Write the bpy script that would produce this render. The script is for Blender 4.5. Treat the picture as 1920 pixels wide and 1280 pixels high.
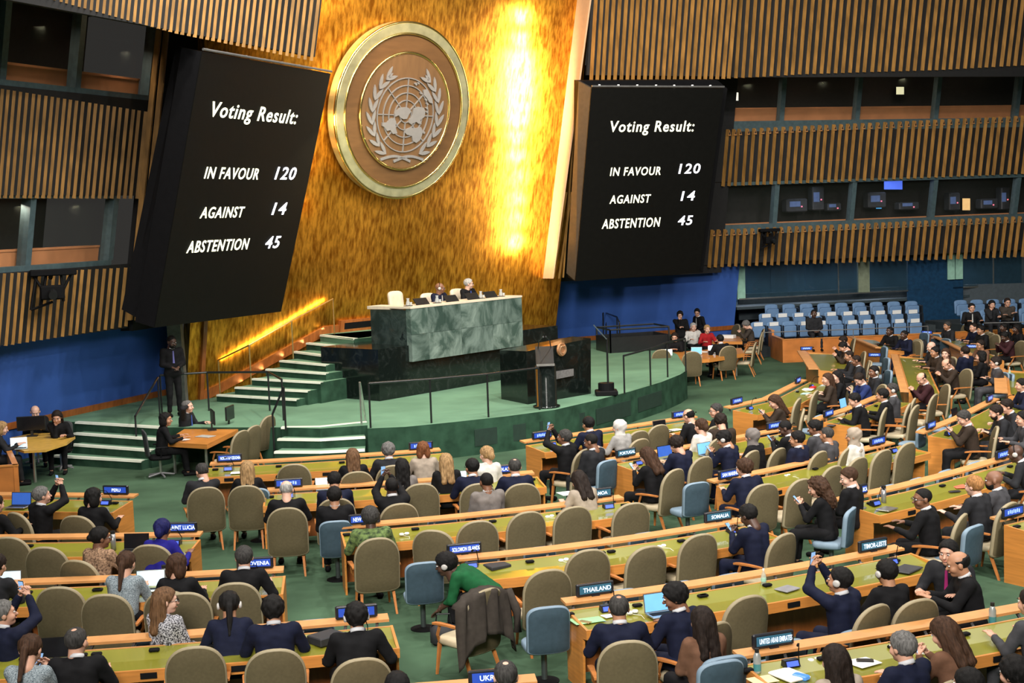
import math
import numpy as np
F, PITCH, ROLL, HC = 2600.0, math.radians(5.16), math.radians(2.0), 5.3
_f = np.array([0, math.cos(PITCH), -math.sin(PITCH)])
_u0 = np.array([0, math.sin(PITCH), math.cos(PITCH)]); _r0 = np.array([1.0, 0, 0])
CR = _r0*math.cos(ROLL) - _u0*math.sin(ROLL)
CU = _r0*math.sin(ROLL) + _u0*math.cos(ROLL)
CAM = np.array([0, 0, HC])
def ray(x, y): return _f + (x-960)/F*CR - (y-640)/F*CU
def P(x, y, z):
    """point of the place at height z that the photograph shows at x, y"""
    d = ray(x, y); return CAM + d*((z-HC)/d[2])
def PP(x, y, o, n):
    d = ray(x, y); return CAM + d*(np.dot(np.array(o)-CAM, n)/np.dot(d, n))
def D(x, y, depth):
    d = ray(x, y); return CAM + d*(depth/d[1])
def proj(p):
    v = np.array(p)-CAM; w = v@_f
    return 960+F*(v@CR)/w, 640-F*(v@CU)/w
def plane(o, th, lean):
    """wall plane through o, running along angle th from +X, leaning lean degrees into the hall"""
    th = math.radians(th); a = math.radians(lean)
    n = np.array([math.sin(th)*math.cos(a), -math.cos(th)*math.cos(a), -math.sin(a)])
    return np.array(o, float), n
def PW(x, y, pl, off=0.0): return PP(x, y, pl[0]+pl[1]*off, pl[1])
import bpy, bmesh, random
from mathutils import Vector, Matrix
random.seed(7)
for _o in list(bpy.data.objects): bpy.data.objects.remove(_o)
SC = bpy.context.scene
COL = SC.collection
# ------------------------------------------------ camera
cd = bpy.data.cameras.new('camera'); cam = bpy.data.objects.new('camera', cd); COL.objects.link(cam)
cd.sensor_width = 36.0; cd.lens = F/1920*36; cd.clip_end = 300; cd.clip_start = .1
cam.matrix_world = Matrix(((CR[0], CU[0], -_f[0], 0), (CR[1], CU[1], -_f[1], 0), (CR[2], CU[2], -_f[2], HC), (0, 0, 0, 1)))
SC.camera = cam
SC.view_settings.view_transform = 'Standard'; SC.view_settings.look = 'None'
SC.view_settings.gamma = 1; SC.view_settings.use_curve_mapping = False
SC.view_settings.exposure = 0.06
SC.cycles.max_bounces = 5; SC.cycles.diffuse_bounces = 3; SC.cycles.glossy_bounces = 3; SC.cycles.transmission_bounces = 4; SC.cycles.transparent_max_bounces = 6
SC.cycles.sample_clamp_indirect = 4; SC.cycles.caustics_reflective = False; SC.cycles.caustics_refractive = False
# ------------------------------------------------ world: the dim interior of the hall above and behind
wd = bpy.data.worlds.new('hall_world'); SC.world = wd; wd.use_nodes = True
wd.node_tree.nodes['Background'].inputs[0].default_value = (.42, .40, .37, 1)
wd.node_tree.nodes['Background'].inputs[1].default_value = .075
def light(name, kind, loc, aim, power, size=1, col=(1, .95, .88), spot=60, size_y=None, blend=.5, spread=None):
    d = bpy.data.lights.new(name, kind); d.energy = power; d.color = col
    if 'booth' in name: d.specular_factor = 0
    if kind == 'AREA':
        d.size = size
        if spread: d.spread = math.radians(spread)
        if size_y: d.shape = 'RECTANGLE'; d.size_y = size_y
    elif kind == 'SPOT': d.spot_size = math.radians(spot); d.spot_blend = blend; d.shadow_soft_size = size
    else: d.shadow_soft_size = size
    o = bpy.data.objects.new(name, d); COL.objects.link(o); o.location = loc
    if aim is not None: o.rotation_euler = (Vector(aim)-Vector(loc)).to_track_quat('-Z', 'Y').to_euler()
    return o
# ceiling floodlights of the hall
for (x, y, a, e, s) in [(-8, 15, (-6, 18, 0), 480, .4), (-4, 20, (-3, 23, 0), 480, .4), (-1, 13, (0, 18, 0), 560, .4), (5, 16, (3, 21, 0), 600, .4), (11, 19, (7, 25, 0), 640, .4), (3, 23, (3, 28, 0), 560, .4),
                     (-5, 28, (-3, 31, 0), 520, .5), (1, 29, (-1, 34, 1), 560, .6), (8, 28, (7, 34, 0), 640, .5), (4, 34, (5, 40, 0), 640, .6), (12, 30, (11, 36, 0), 640, .5), (17, 34, (14, 40, 0), 640, .6), (-4, 25, (-6, 36, 1), 500, 1.0)]:
    light('ceiling_flood', 'AREA', (x, y, 14.5), a, e, s)
light('rear_fill', 'AREA', (-2, -3, 13), (2, 24, -2), 1000, 5, spread=70)  # both rear lights are added soft fill for upright faces
light('rear_fill', 'AREA', (12, 6, 13), (9, 30, -1), 700, 4, spread=70)
# ------------------------------------------------ materials
MATS = {}
def mat(name, col, rough=.6, metal=0.0, var=.12, scale=8.0, bump=0.0, bscale=60.0, emit=None, es=0.0, alpha=None, coat=0.0, spec=None, stretch=None, trans=0.0, sheen=0.0, col2=None, detail=3, wave=None):
    if name in MATS: return MATS[name]
    m = bpy.data.materials.new(name); m.use_nodes = True; nt = m.node_tree; N = nt.nodes; L = nt.links
    b = N['Principled BSDF']
    b.inputs['Roughness'].default_value = rough; b.inputs['Metallic'].default_value = metal
    tc = N.new('ShaderNodeTexCoord'); mp = N.new('ShaderNodeMapping'); L.new(tc.outputs['Object'], mp.inputs[0])
    if stretch: mp.inputs['Scale'].default_value = stretch
    no = N.new('ShaderNodeTexNoise'); no.inputs['Scale'].default_value = scale; no.inputs['Detail'].default_value = detail
    L.new(mp.outputs[0], no.inputs['Vector'])
    cr = N.new('ShaderNodeValToRGB'); c = col
    c2 = col2 if col2 else tuple(min(1, v*(1+var)) for v in c); c1 = c if col2 else tuple(v*(1-var) for v in c)
    cr.color_ramp.elements[0].color = (*c1, 1); cr.color_ramp.elements[1].color = (*c2, 1)
    cr.color_ramp.elements[0].position = .32; cr.color_ramp.elements[1].position = .68
    L.new(no.outputs[0], cr.inputs[0]); L.new(cr.outputs[0], b.inputs['Base Color'])
    if bump:
        n2 = N.new('ShaderNodeTexNoise'); n2.inputs['Scale'].default_value = bscale; n2.inputs['Detail'].default_value = 3
        L.new(mp.outputs[0], n2.inputs['Vector'])
        bp = N.new('ShaderNodeBump'); bp.inputs['Strength'].default_value = bump; bp.inputs['Distance'].default_value = .01
        L.new(n2.outputs[0], bp.inputs['Height']); L.new(bp.outputs[0], b.inputs['Normal'])
    if emit: b.inputs['Emission Color'].default_value = (*emit, 1); b.inputs['Emission Strength'].default_value = es
    if alpha is not None: b.inputs['Alpha'].default_value = alpha
    if coat: b.inputs['Coat Weight'].default_value = coat
    if spec is not None: b.inputs['Specular IOR Level'].default_value = spec
    if trans: b.inputs['Transmission Weight'].default_value = trans
    if sheen: b.inputs['Sheen Weight'].default_value = sheen
    MATS[name] = m; return m
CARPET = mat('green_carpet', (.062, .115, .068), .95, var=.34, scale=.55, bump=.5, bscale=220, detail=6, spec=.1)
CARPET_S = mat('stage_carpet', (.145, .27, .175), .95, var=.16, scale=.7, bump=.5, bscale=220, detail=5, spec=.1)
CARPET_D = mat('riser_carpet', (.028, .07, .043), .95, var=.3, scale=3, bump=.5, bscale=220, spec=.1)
BLUE = mat('blue_wall_fabric', (.05, .13, .47), .85, var=.16, scale=.6, detail=4, bump=.25, bscale=150, spec=.15)
WOOD = mat('orange_wood', (.56, .22, .045), .42, var=.14, scale=5, stretch=(.4, .4, 6), coat=.15)
WOODL = mat('ledge_wood', (.56, .26, .085), .5, var=.10, scale=5)
WOODD = mat('parapet_wood', (.36, .11, .025), .4, var=.2, scale=4, stretch=(3, 3, .5), coat=.2)
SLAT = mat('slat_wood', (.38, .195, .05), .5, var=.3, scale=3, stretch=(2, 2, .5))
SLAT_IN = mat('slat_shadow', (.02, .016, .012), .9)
DARK = mat('dark_backing', (.012, .012, .013), .8)
TEAL = mat('teal_frame', (.075, .12, .135), .5, var=.15)
PEACH = mat('booth_wood', (.85, .36, .15), .5, var=.1, scale=2)
BLACK = mat('black_metal', (.012, .013, .014), .35)
BLACKM = mat('black_matt', (.005, .005, .006), .7, spec=.15)
STEEL = mat('steel', (.55, .55, .53), .3, metal=.9)
NOSE = mat('step_nosing', (.70, .74, .62), .5, var=.05)
WHITE = mat('white_paper', (.8, .8, .78), .6, var=.03)
CREAM = mat('cream_leather', (.72, .62, .48), .5, var=.05)
GLASS = mat('booth_glass', (.05, .06, .05), .05, trans=0, alpha=.10, spec=.5)
GLASSB = mat('gallery_glass', (.03, .08, .12), .02, alpha=.35, spec=1.0)
GREENGL = mat('green_glass', (.35, .62, .50), .3, var=.08)
# gold leaf
def gold():
    m = bpy.data.materials.new('gold_leaf'); m.use_nodes = True; nt = m.node_tree; N = nt.nodes; L = nt.links; b = N['Principled BSDF']
    tc = N.new('ShaderNodeTexCoord')
    mp = N.new('ShaderNodeMapping'); mp.inputs['Scale'].default_value = (1.6, 1.6, .5); L.new(tc.outputs['Object'], mp.inputs[0])
    n1 = N.new('ShaderNodeTexNoise'); n1.inputs['Scale'].default_value = 4.0; n1.inputs['Detail'].default_value = 8; n1.inputs['Roughness'].default_value = .62; L.new(mp.outputs[0], n1.inputs[0])
    mp2 = N.new('ShaderNodeMapping'); mp2.inputs['Scale'].default_value = (7, 7, 1.1); L.new(tc.outputs['Object'], mp2.inputs[0])
    n2 = N.new('ShaderNodeTexNoise'); n2.inputs['Scale'].default_value = 2.0; n2.inputs['Detail'].default_value = 4; L.new(mp2.outputs[0], n2.inputs[0])
    mx = N.new('ShaderNodeMath'); mx.operation = 'ADD'; L.new(n1.outputs[0], mx.inputs[0]); L.new(n2.outputs[0], mx.inputs[1])
    mh = N.new('ShaderNodeMath'); mh.operation = 'MULTIPLY'; mh.inputs[1].default_value = .5; L.new(mx.outputs[0], mh.inputs[0])
    cr = N.new('ShaderNodeValToRGB'); e = cr.color_ramp.elements
    e[0].position = .40; e[0].color = (.36, .13, .008, 1); e[1].position = .585; e[1].color = (.90, .44, .05, 1)
    L.new(mh.outputs[0], cr.inputs[0]); L.new(cr.outputs[0], b.inputs['Base Color'])
    b.inputs['Metallic'].default_value = .88
    n3 = N.new('ShaderNodeTexNoise'); n3.inputs['Scale'].default_value = .55; n3.inputs['Detail'].default_value = 3; L.new(tc.outputs['Object'], n3.inputs[0]); mr = N.new('ShaderNodeMapRange'); mr.inputs[1].default_value = .3; mr.inputs[2].default_value = .7; mr.inputs[3].default_value = .28; mr.inputs[4].default_value = .50; L.new(n3.outputs[0], mr.inputs[0]); L.new(mr.outputs[0], b.inputs['Roughness'])
    bp = N.new('ShaderNodeBump'); bp.inputs['Strength'].default_value = .16; bp.inputs['Distance'].default_value = .02; L.new(mh.outputs[0], bp.inputs['Height']); L.new(bp.outputs[0], b.inputs['Normal'])
    MATS['gold_leaf'] = m; return m
GOLD = gold()
def marble(name, base, vein, scale, rough=.15, pos=(.46, .56), dist=1.6):
    m = bpy.data.materials.new(name); m.use_nodes = True; nt = m.node_tree; N = nt.nodes; L = nt.links; b = N['Principled BSDF']
    tc = N.new('ShaderNodeTexCoord'); n1 = N.new('ShaderNodeTexNoise'); n1.inputs['Scale'].default_value = scale; n1.inputs['Detail'].default_value = 9
    n1.inputs['Roughness'].default_value = .62; n1.inputs['Distortion'].default_value = dist; L.new(tc.outputs['Object'], n1.inputs[0])
    cr = N.new('ShaderNodeValToRGB'); e = cr.color_ramp.elements; e[0].position = pos[0]; e[0].color = (*base, 1); e[1].position = pos[1]; e[1].color = (*vein, 1)
    e2 = e.new(min(.99, pos[1]+.06)); e2.color = (*[v*.45 for v in base], 1)
    L.new(n1.outputs[0], cr.inputs[0]); L.new(cr.outputs[0], b.inputs['Base Color']); b.inputs['Roughness'].default_value = rough
    MATS[name] = m; return m
MARBLE = marble('green_marble', (.040, .068, .056), (.19, .25, .22), 1.1, pos=(.42, .66), dist=1.0)
MARBLE2 = marble('pale_green_marble', (.055, .090, .074), (.26, .33, .29), 1.7, pos=(.40, .68), dist=.7)
MARBLED = marble('dark_green_marble', (.018, .030, .026), (.045, .065, .058), 2.2, pos=(.42, .62))
GRANITE = marble('black_granite', (.006, .009, .008), (.022, .027, .025), 3.5, .12, (.5, .72))
# ------------------------------------------------ mesh helpers
class MB:
    def __init__(s): s.v = []; s.f = []; s.m = []
    def poly(s, pts, mi=0):
        n = len(s.v); s.v += [tuple(map(float, p)) for p in pts]; s.f.append(tuple(range(n, n+len(pts)))); s.m.append(mi); return s
    def add(s, vs, fs, mi=0):
        n = len(s.v); s.v += [tuple(map(float, p)) for p in vs]
        for f in fs: s.f.append(tuple(i+n for i in f)); s.m.append(mi)
        return s
    def prism(s, a, b, mi=0, cap=True):
        """loft between two closed outlines with as many points"""
        k = len(a); fs = [(i, (i+1) % k, k+(i+1) % k, k+i) for i in range(k)]
        if cap: fs += [tuple(reversed(range(k))), tuple(range(k, 2*k))]
        return s.add(list(a)+list(b), fs, mi)
    def box(s, c, d, mi=0, rz=0, bev=0.0):
        x, y, z = d[0]/2, d[1]/2, d[2]/2; ca, sa = math.cos(rz), math.sin(rz)
        def T(p): return (c[0]+p[0]*ca-p[1]*sa, c[1]+p[0]*sa+p[1]*ca, c[2]+p[2])
        if bev:
            e = min(bev, x*.9, y*.9, z*.9)
            o = lambda X, Y, Z: [T(q) for q in ((-X+e, -Y, Z), (X-e, -Y, Z), (X, -Y+e, Z), (X, Y-e, Z), (X-e, Y, Z), (-X+e, Y, Z), (-X, Y-e, Z), (-X, -Y+e, Z))]
            r = [o(x-e, y-e, -z), o(x, y, -z+e), o(x, y, z-e), o(x-e, y-e, z)]
            vs = sum(r, []); fs = [tuple(reversed(range(8))), tuple(range(24, 32))]
            for q in range(3): fs += [(q*8+i, q*8+(i+1) % 8, q*8+8+(i+1) % 8, q*8+8+i) for i in range(8)]
            return s.add(vs, fs, mi)
        lo = [T(q) for q in ((-x, -y, -z), (x, -y, -z), (x, y, -z), (-x, y, -z))]; hi = [T(q) for q in ((-x, -y, z), (x, -y, z), (x, y, z), (-x, y, z))]
        return s.prism(lo, hi, mi)
    def tube(s, pts, r, n=8, mi=0, r2=None):
        pts = [Vector(p) for p in pts]; rings = []
        for i, p in enumerate(pts):
            t = (pts[min(i+1, len(pts)-1)]-pts[max(i-1, 0)]).normalized()
            a = t.cross(Vector((0, 0, 1)));  a = a.normalized() if a.length > .05 else Vector((1, 0, 0)); b = t.cross(a)
            rr = r if r2 is None else r+(r2-r)*i/(len(pts)-1)
            rings.append([p+(a*math.cos(k*2*math.pi/n)+b*math.sin(k*2*math.pi/n))*rr for k in range(n)])
        vs = sum(rings, []); fs = [tuple(reversed(range(n))), tuple(range(len(vs)-n, len(vs)))]
        for q in range(len(rings)-1): fs += [(q*n+i, q*n+(i+1) % n, q*n+n+(i+1) % n, q*n+n+i) for i in range(n)]
        return s.add(vs, fs, mi)
    def lathe(s, prof, c=(0, 0, 0), n=16, mi=0):
        vs = []
        for r, z in prof: vs += [(c[0]+r*math.cos(k*2*math.pi/n), c[1]+r*math.sin(k*2*math.pi/n), c[2]+z) for k in range(n)]
        fs = [tuple(reversed(range(n))), tuple(range(len(vs)-n, len(vs)))]
        for q in range(len(prof)-1): fs += [(q*n+i, q*n+(i+1) % n, q*n+n+(i+1) % n, q*n+n+i) for i in range(n)]
        return s.add(vs, fs, mi)
    def mesh(s, name, mats, smooth=False):
        me = bpy.data.meshes.new(name); me.from_pydata(s.v, [], s.f)
        for m in (mats if isinstance(mats, (list, tuple)) else [mats]): me.materials.append(m)
        me.polygons.foreach_set('material_index', s.m)
        bm = bmesh.new(); bm.from_mesh(me); bmesh.ops.recalc_face_normals(bm, faces=bm.faces); bm.to_mesh(me); bm.free()
        if smooth: me.shade_smooth()
        me.update(); return me
def ob(name, me, parent=None, loc=None, rz=0, M=None, **props):
    if isinstance(me, tuple): me = me[0].mesh(name, me[1], me[2] if len(me) > 2 else False)
    o = bpy.data.objects.new(name, me); COL.objects.link(o)
    if parent: o.parent = parent
    if M is not None: o.matrix_local = M
    else:
        if loc is not None: o.location = loc
        if rz: o.rotation_euler = (0, 0, rz)
    for k, v in props.items(): o[k] = v
    return o
def thing(name, label, cat, loc=(0, 0, 0), rz=0, group=None, me=None):
    o = ob(name, me, None, loc, rz); o['label'] = label; o['category'] = cat
    if group: o['group'] = group
    return o
def struct(name, me, parent=None, **kw):
    o = ob(name, me, parent, **kw)
    if not parent: o['kind'] = 'structure'
    return o
def basis(o, x, z=None):
    """matrix with local X along x (plan direction), Z up or along z, origin o"""
    x = Vector(x).normalized(); z = Vector(z).normalized() if z is not None else Vector((0, 0, 1)); y = z.cross(x).normalized(); z = x.cross(y)
    return Matrix(((x.x, y.x, z.x, o[0]), (x.y, y.y, z.y, o[1]), (x.z, y.z, z.z, o[2]), (0, 0, 0, 1)))
_FC = {}
def text_mesh(txt, size, shear=0.0, ext=.004, bold=0.0, mt=None, wide=1.0):
    c = bpy.data.curves.new('t', 'FONT'); c.body = txt; c.size = size; c.shear = shear; c.extrude = ext; c.offset = bold; c.align_x = 'CENTER'; c.align_y = 'CENTER'; c.resolution_u = 3; c.space_character = wide
    o = bpy.data.objects.new('t', c); COL.objects.link(o)
    me = bpy.data.meshes.new_from_object(o); bpy.data.objects.remove(o); me.materials.clear()
    if mt: me.materials.append(mt)
    return me
# ================================================= the setting
ZP, ZU = .8, 2.2
V = lambda a: Vector([float(t) for t in a])
PL = plane(P(209, 762, ZP), 68, 11); PG = plane(P(633, 623, ZU), 45, 11); PR = plane(P(1130, 636, ZP), 24, 11)
_k = PW(1372, 300, PR); PR2 = plane(_k, 18, 11)
struct('floor', (MB().poly([(-16, 8, 0), (34, 8, 0), (34, 62, 0), (-16, 62, 0)]).poly([(-16, 8, -.2), (34, 8, -.2), (34, 62, -.2), (-16, 62, -.2)]), CARPET))
def at_z(pl, p, z):
    """slide p down or up the leaning wall plane to height z (in the vertical plane of its normal)"""
    n = pl[1]; h = np.array([n[0], n[1], 0]); h = h/np.linalg.norm(h); t = -(z-p[2])*n[2]/math.hypot(n[0], n[1])
    return np.array([p[0]+h[0]*t, p[1]+h[1]*t, z])
def along(pl, p, d):
    n = pl[1]; u = np.array([-n[1], n[0], 0]); u /= np.linalg.norm(u); return p+u*d
def wslab(mb, pl, a, b, z0, z1, off0, off1, mi=0):
    """slab on a wall plane between two points, from z0 to z1, between two offsets off the plane"""
    n = pl[1]
    q = lambda p, z, o: at_z(pl, p, z-n[2]*o)+n*o
    mb.prism([q(a, z0, off0), q(b, z0, off0), q(b, z0, off1), q(a, z0, off1)], [q(a, z1, off0), q(b, z1, off0), q(b, z1, off1), q(a, z1, off1)], mi)
# ---- blue and gold lower walls
a = along(PL, P(289, 745, ZP), -14); b = along(PL, P(289, 745, ZP), .5)
mb = MB(); wslab(mb, PL, a, b, 0, 3.6, -.25, 0); wl = struct('wall_left', (mb, BLUE))
mb = MB(); wslab(mb, PL, a, b, ZP, ZP+.16, .0, .05); struct('baseboard_left', (mb, WOODD))
g0 = PW(352, 700, PG); g1 = PW(1048, 560, PG)
mb = MB(); wslab(mb, PG, g0, g1, 0, 13.5, -.3, 0); wg = struct('wall_back', (mb, GOLD))
mb = MB(); wslab(mb, PG, PW(374, 700, PG), PW(381, 700, PG), .8, 3.3, .0, .09); struct('trim_1', (mb, WOODD))
mb = MB(); wslab(mb, PG, PW(633, 623, PG), PW(724, 614, PG), ZU, ZU+.34, 0, .12)
mb.box((0, 0, -50), (.01, .01, .01)); 
vent = MB(); wslab(vent, PG, PW(640, 623, PG), PW(720, 614, PG), ZU+.08, ZU+.26, .12, .125)
mb = MB(); wslab(mb, PG, PW(633, 623, PG), PW(724, 614, PG), ZU, ZU+.34, 0, .12)
bt = struct('baseboard_back', (mb, WOODD)); ob('grille', (vent, BLACKM), bt)
# blue right wall
a = along(PR, P(1130, 636, ZP), -4); b = PW(1381, 560, PR)
mb = MB(); wslab(mb, PR, a, b, 0, 3.9, -.25, 0); wr = struct('wall_right', (mb, BLUE))
mb = MB(); wslab(mb, PR, a, b, ZP, ZP+.16, 0, .05); struct('baseboard_right', (mb, WOODD))
# gray pillar and dark recess behind the guard
pp = PW(334, 640, PG); d0 = D(334, 700, pp[1]-.3)
mb = MB(); mb.prism([(d0[0]-.17, d0[1], 0), (d0[0]+.17, d0[1], 0), (d0[0]+.17, d0[1]+.3, 0), (d0[0]-.17, d0[1]+.3, 0)], [(d0[0]-.10, d0[1]-.6, 4.2), (d0[0]+.24, d0[1]-.6, 4.2), (d0[0]+.24, d0[1]-.3, 4.2), (d0[0]-.10, d0[1]-.3, 4.2)])
struct('column', (mb, mat('grey_stone', (.11, .115, .105), .7, var=.2)))
# ---- slatted tiers
OFF, OFFU = .55, 3.3
def tier(pl, xa, xb, ya0, yb0, ya1, yb1, n, parent, side, w=.11, hollow=True):
    """n triangular slats between two pixel edges of the tier: bottom (ya0..yb0) and top (ya1..yb1) read at pixel columns xa, xb"""
    dp = .06 if side == 'l' else .13
    for i in range(n):
        t = (i+.5)/n; jx = random.uniform(-.08, .08)/n
        A = PW(xa[0]+(xb[0]-xa[0])*(t+jx), ya0+(yb0-ya0)*t, pl, OFF); zb = A[2]
        zt = PW(xa[1]+(xb[1]-xa[1])*t, ya1+(yb1-ya1)*t, pl, OFF)[2]
        B = at_z(pl, A, zt)
        n_ = V(pl[1]); u = V((-pl[1][1], pl[1][0], 0)).normalized(); s = w/2
        A, B = V(A), V(B)
        o = lambda q, k=1.0: [q-u*s*k-n_*.0, q+n_*dp*k, q+u*s*k-n_*.0]
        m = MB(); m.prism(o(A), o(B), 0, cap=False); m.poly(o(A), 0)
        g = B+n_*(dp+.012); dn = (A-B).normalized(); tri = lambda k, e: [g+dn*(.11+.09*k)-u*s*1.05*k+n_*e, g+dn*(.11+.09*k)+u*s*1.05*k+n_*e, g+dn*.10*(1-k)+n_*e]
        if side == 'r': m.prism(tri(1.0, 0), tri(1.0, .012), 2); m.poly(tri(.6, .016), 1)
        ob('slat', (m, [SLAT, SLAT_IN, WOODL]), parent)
def backing(pl, p0, p1, z0, z1, off, mt, name, parent=None, th=.1, **kw):
    mb = MB(); wslab(mb, pl, p0, p1, z0, z1, off-th, off); return struct(name, (mb, mt), parent)
def zof(pl, x, y): return PW(x, y, pl, OFF)[2]
# left tiers
La = along(PL, P(289, 745, ZP), -16)
def lx(x, y): return PW(x, y, PL, OFF)
tl = backing(PL, La, lx(240, 607)-PL[1]*OFF, 2.86, 4.46, OFF, DARK, 'wall_left_lower')
tier(PL, (-50, -25), (243, 232), 657, 610, 513, 502, 22, tl, 'l')
tm = backing(PL, La, lx(262, 371)-PL[1]*OFF, 6.12, 8.4, OFF, DARK, 'wall_left_middle')
tier(PL, (-20, 3), (262, 282), 371, 372, 166, 210, 24, tm, 'l')
_z = PW(330, 63, PL, OFFU)[2]
tu = backing(PL, La, PW(590, 113, PL, OFFU)-PL[1]*OFFU, _z+.05, 14, OFFU, DARK, 'wall_left_upper')
def tier_up(pl, x0, x1, f, n, parent, w=.11, OFF=OFFU):
    for i in range(n):
        t = (i+.5)/n; x = x0+(x1-x0)*(t+random.uniform(-.06, .06)/n); A = PW(x, f(x), pl, OFF); B = at_z(pl, A, 13.8)
        n_ = V(pl[1]); u = V((-pl[1][1], pl[1][0], 0)).normalized(); A, B = V(A), V(B); dp = .13 if x > 1000 else .06
        o = lambda q: [q-u*w/2, q+n_*dp, q+u*w/2]
        m = MB(); m.prism(o(A), o(B), 0); ob('slat', (m, [SLAT]), parent)
def interp(pts): return lambda x: float(np.interp(x, [p[0] for p in pts], [p[1] for p in pts]))
tier_up(PL, 60, 588, lambda x: interp([(60, -12), (100, 0), (330, 63), (588, 115)])(x) if x >= 60 else -12, 46, tu)
# left window bands: frame, mullions, dark booth rooms with orange desks behind glass
def booth_band(pl, side, p0, p1, z0, z1, mulls, name, deskz, depth=2.2, litroom=None):
    base = struct(name, None)
    n = pl[1]
    mb = MB(); wslab(mb, pl, p0, p1, z0-.22, z0+.16, OFF-.32, OFF-.02); wslab(mb, pl, p0, p1, z1-.14, z1, OFF-.32, OFF-.05); ob('window_frame', (mb, TEAL), base)
    for (x, y) in mulls:
        c = PW(x, y, pl, OFF-.1); mb = MB(); wslab(mb, pl, along(pl, c-n*(OFF-.1), -.09), along(pl, c-n*(OFF-.1), .09), z0+.16, z1-.14, OFF-.34, OFF-.08); ob('mullion', (mb, TEAL), base)
    mb = MB(); wslab(mb, pl, p0, p1, z0+.1, z1-.1, OFF-.24, OFF-.22); ob('pane', (mb, GLASS), base)
    mb = MB(); wslab(mb, pl, p0, p1, z0-.3, z1+.3, OFF-depth, OFF-depth+.1); wslab(mb, pl, p0, p1, z0-.3, z0-.2, OFF-depth, OFF-.3); wslab(mb, pl, p0, p1, z1+.2, z1+.3, OFF-depth, OFF-.3); ob('booth_room', (mb, mat('booth_dark', (.03, .027, .025), .8)), base)
    mb = MB(); wslab(mb, pl, p0, p1, z0, deskz, OFF-.48, OFF-.42); wslab(mb, pl, p0, p1, deskz-.05, deskz, OFF-.85, OFF-.40); ob('booth_desk', (mb, PEACH), base)
    return base
p0 = La; p1 = lx(275, 280)-PL[1]*OFF
b1 = booth_band(PL, 'l', p0, p1, 8.36, 10.35, [(10, 80), (150, 110), (285, 140)], 'window_1', 8.95)
p1 = lx(215, 440)-PL[1]*OFF
b2 = booth_band(PL, 'l', p0, p1, 4.42, 6.2, [(56, 445), (212, 430)], 'window_2', 4.95)
# trim rods at the end of the left tiers
for dx in (0, 14):
    A = PW(243+dx, 600, PL, OFF+.1); mb = MB(); mb.prism([V(A)+Vector(k) for k in ((-.06, -.06, 0), (.06, -.06, 0), (.06, .06, 0), (-.06, .06, 0))], [V(at_z(PL, A, 10.2))+Vector(k) for k in ((-.06, -.06, 0), (.06, -.06, 0), (.06, .06, 0), (-.06, .06, 0))])
    struct('trim_2', (mb, SLAT))
# dark panel behind the left screen
mb = MB(); A = PW(250, 600, PL, OFF-.1); B = PW(600, 300, PL, OFF-.1); wslab(mb, PL, A-PL[1]*(OFF-.1), B-PL[1]*(OFF-.1), 2.75, 10.2, .1, OFF-.1); struct('wall_left_panel', (mb, DARK))
# right tiers
def rx(x, y): return PW(x, y, PR if x < 1372 else PR2, OFF)
fR = [(1100, 153), (1345, 148), (1440, 143), (1500, 139), (1620, 135), (1760, 131), (1920, 122), (2000, 117)]
ur = struct('wall_right_upper', None)
for pl, x0, x1 in ((PR, 1100, 1372), (PR2, 1372, 2000)):
    c0 = PW(x0, 150, pl, OFFU)-pl[1]*OFFU; c1 = PW(x1, 140, pl, OFFU)-pl[1]*OFFU
    mb = MB(); wslab(mb, pl, c0, c1, PW(1372, 147, PR, OFFU)[2]+.06, 14, OFFU-.1, OFFU); ob('backing', (mb, DARK), ur)
tier_up(PR, 1102, 1372, interp(fR), 24, ur, .12)
tier_up(PR2, 1372, 1990, interp(fR), 46, ur, .12)
def tier_r(name, b_, t_, n1, n2, z0, z1):
    base = struct(name, None)
    for pl, x0, x1, n in ((PR, 1322, 1372, n1), (PR2, 1372, 1990, n2)):
        c0 = PW(x0, 300, pl, OFF)-pl[1]*OFF; c1 = PW(x1, 300, pl, OFF)-pl[1]*OFF
        mb = MB(); wslab(mb, pl, c0, c1, z0+.1, z1-.25, OFF-.1, OFF); ob('backing', (mb, DARK), base)
        if name == 'wall_right_middle' and x0 < 1350: x0 = 1350
        tier(pl, (x0, x0), (x1, x1), b_(x0), b_(x1), t_(x0), t_(x1), n, base, 'r', w=.12)
    return base
rm = tier_r('wall_right_middle', interp([(1345, 349), (1500, 343), (1920, 325), (2000, 322)]), interp([(1345, 243), (1640, 230), (1920, 216), (2000, 212)]), 2, 46, 6.15, 8.25)
rl = tier_r('wall_right_lower', interp([(1330, 501), (1500, 492), (1920, 480), (2000, 478)]), interp([(1330, 431), (1640, 417), (1920, 404), (2000, 401)]), 4, 46, 3.2, 4.6)
camr = [(1460, 0), (1605, 0), (1755, 0), (1915, 0)]
for nm, zz0, zz1, mu, dz in (('window_3', 8.2, 10.05, [(1468, 190), (1611, 182), (1760, 172), (1912, 165)], 8.85), ('window_4', 4.55, 6.25, [(1455, 380), (1600, 372), (1752, 368), (1908, 360)], 4.75)):
    base = booth_band(PR2, 'r', PW(1345, 300, PR2), PW(2000, 300, PR2), zz0, zz1, mu, nm, dz)
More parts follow.
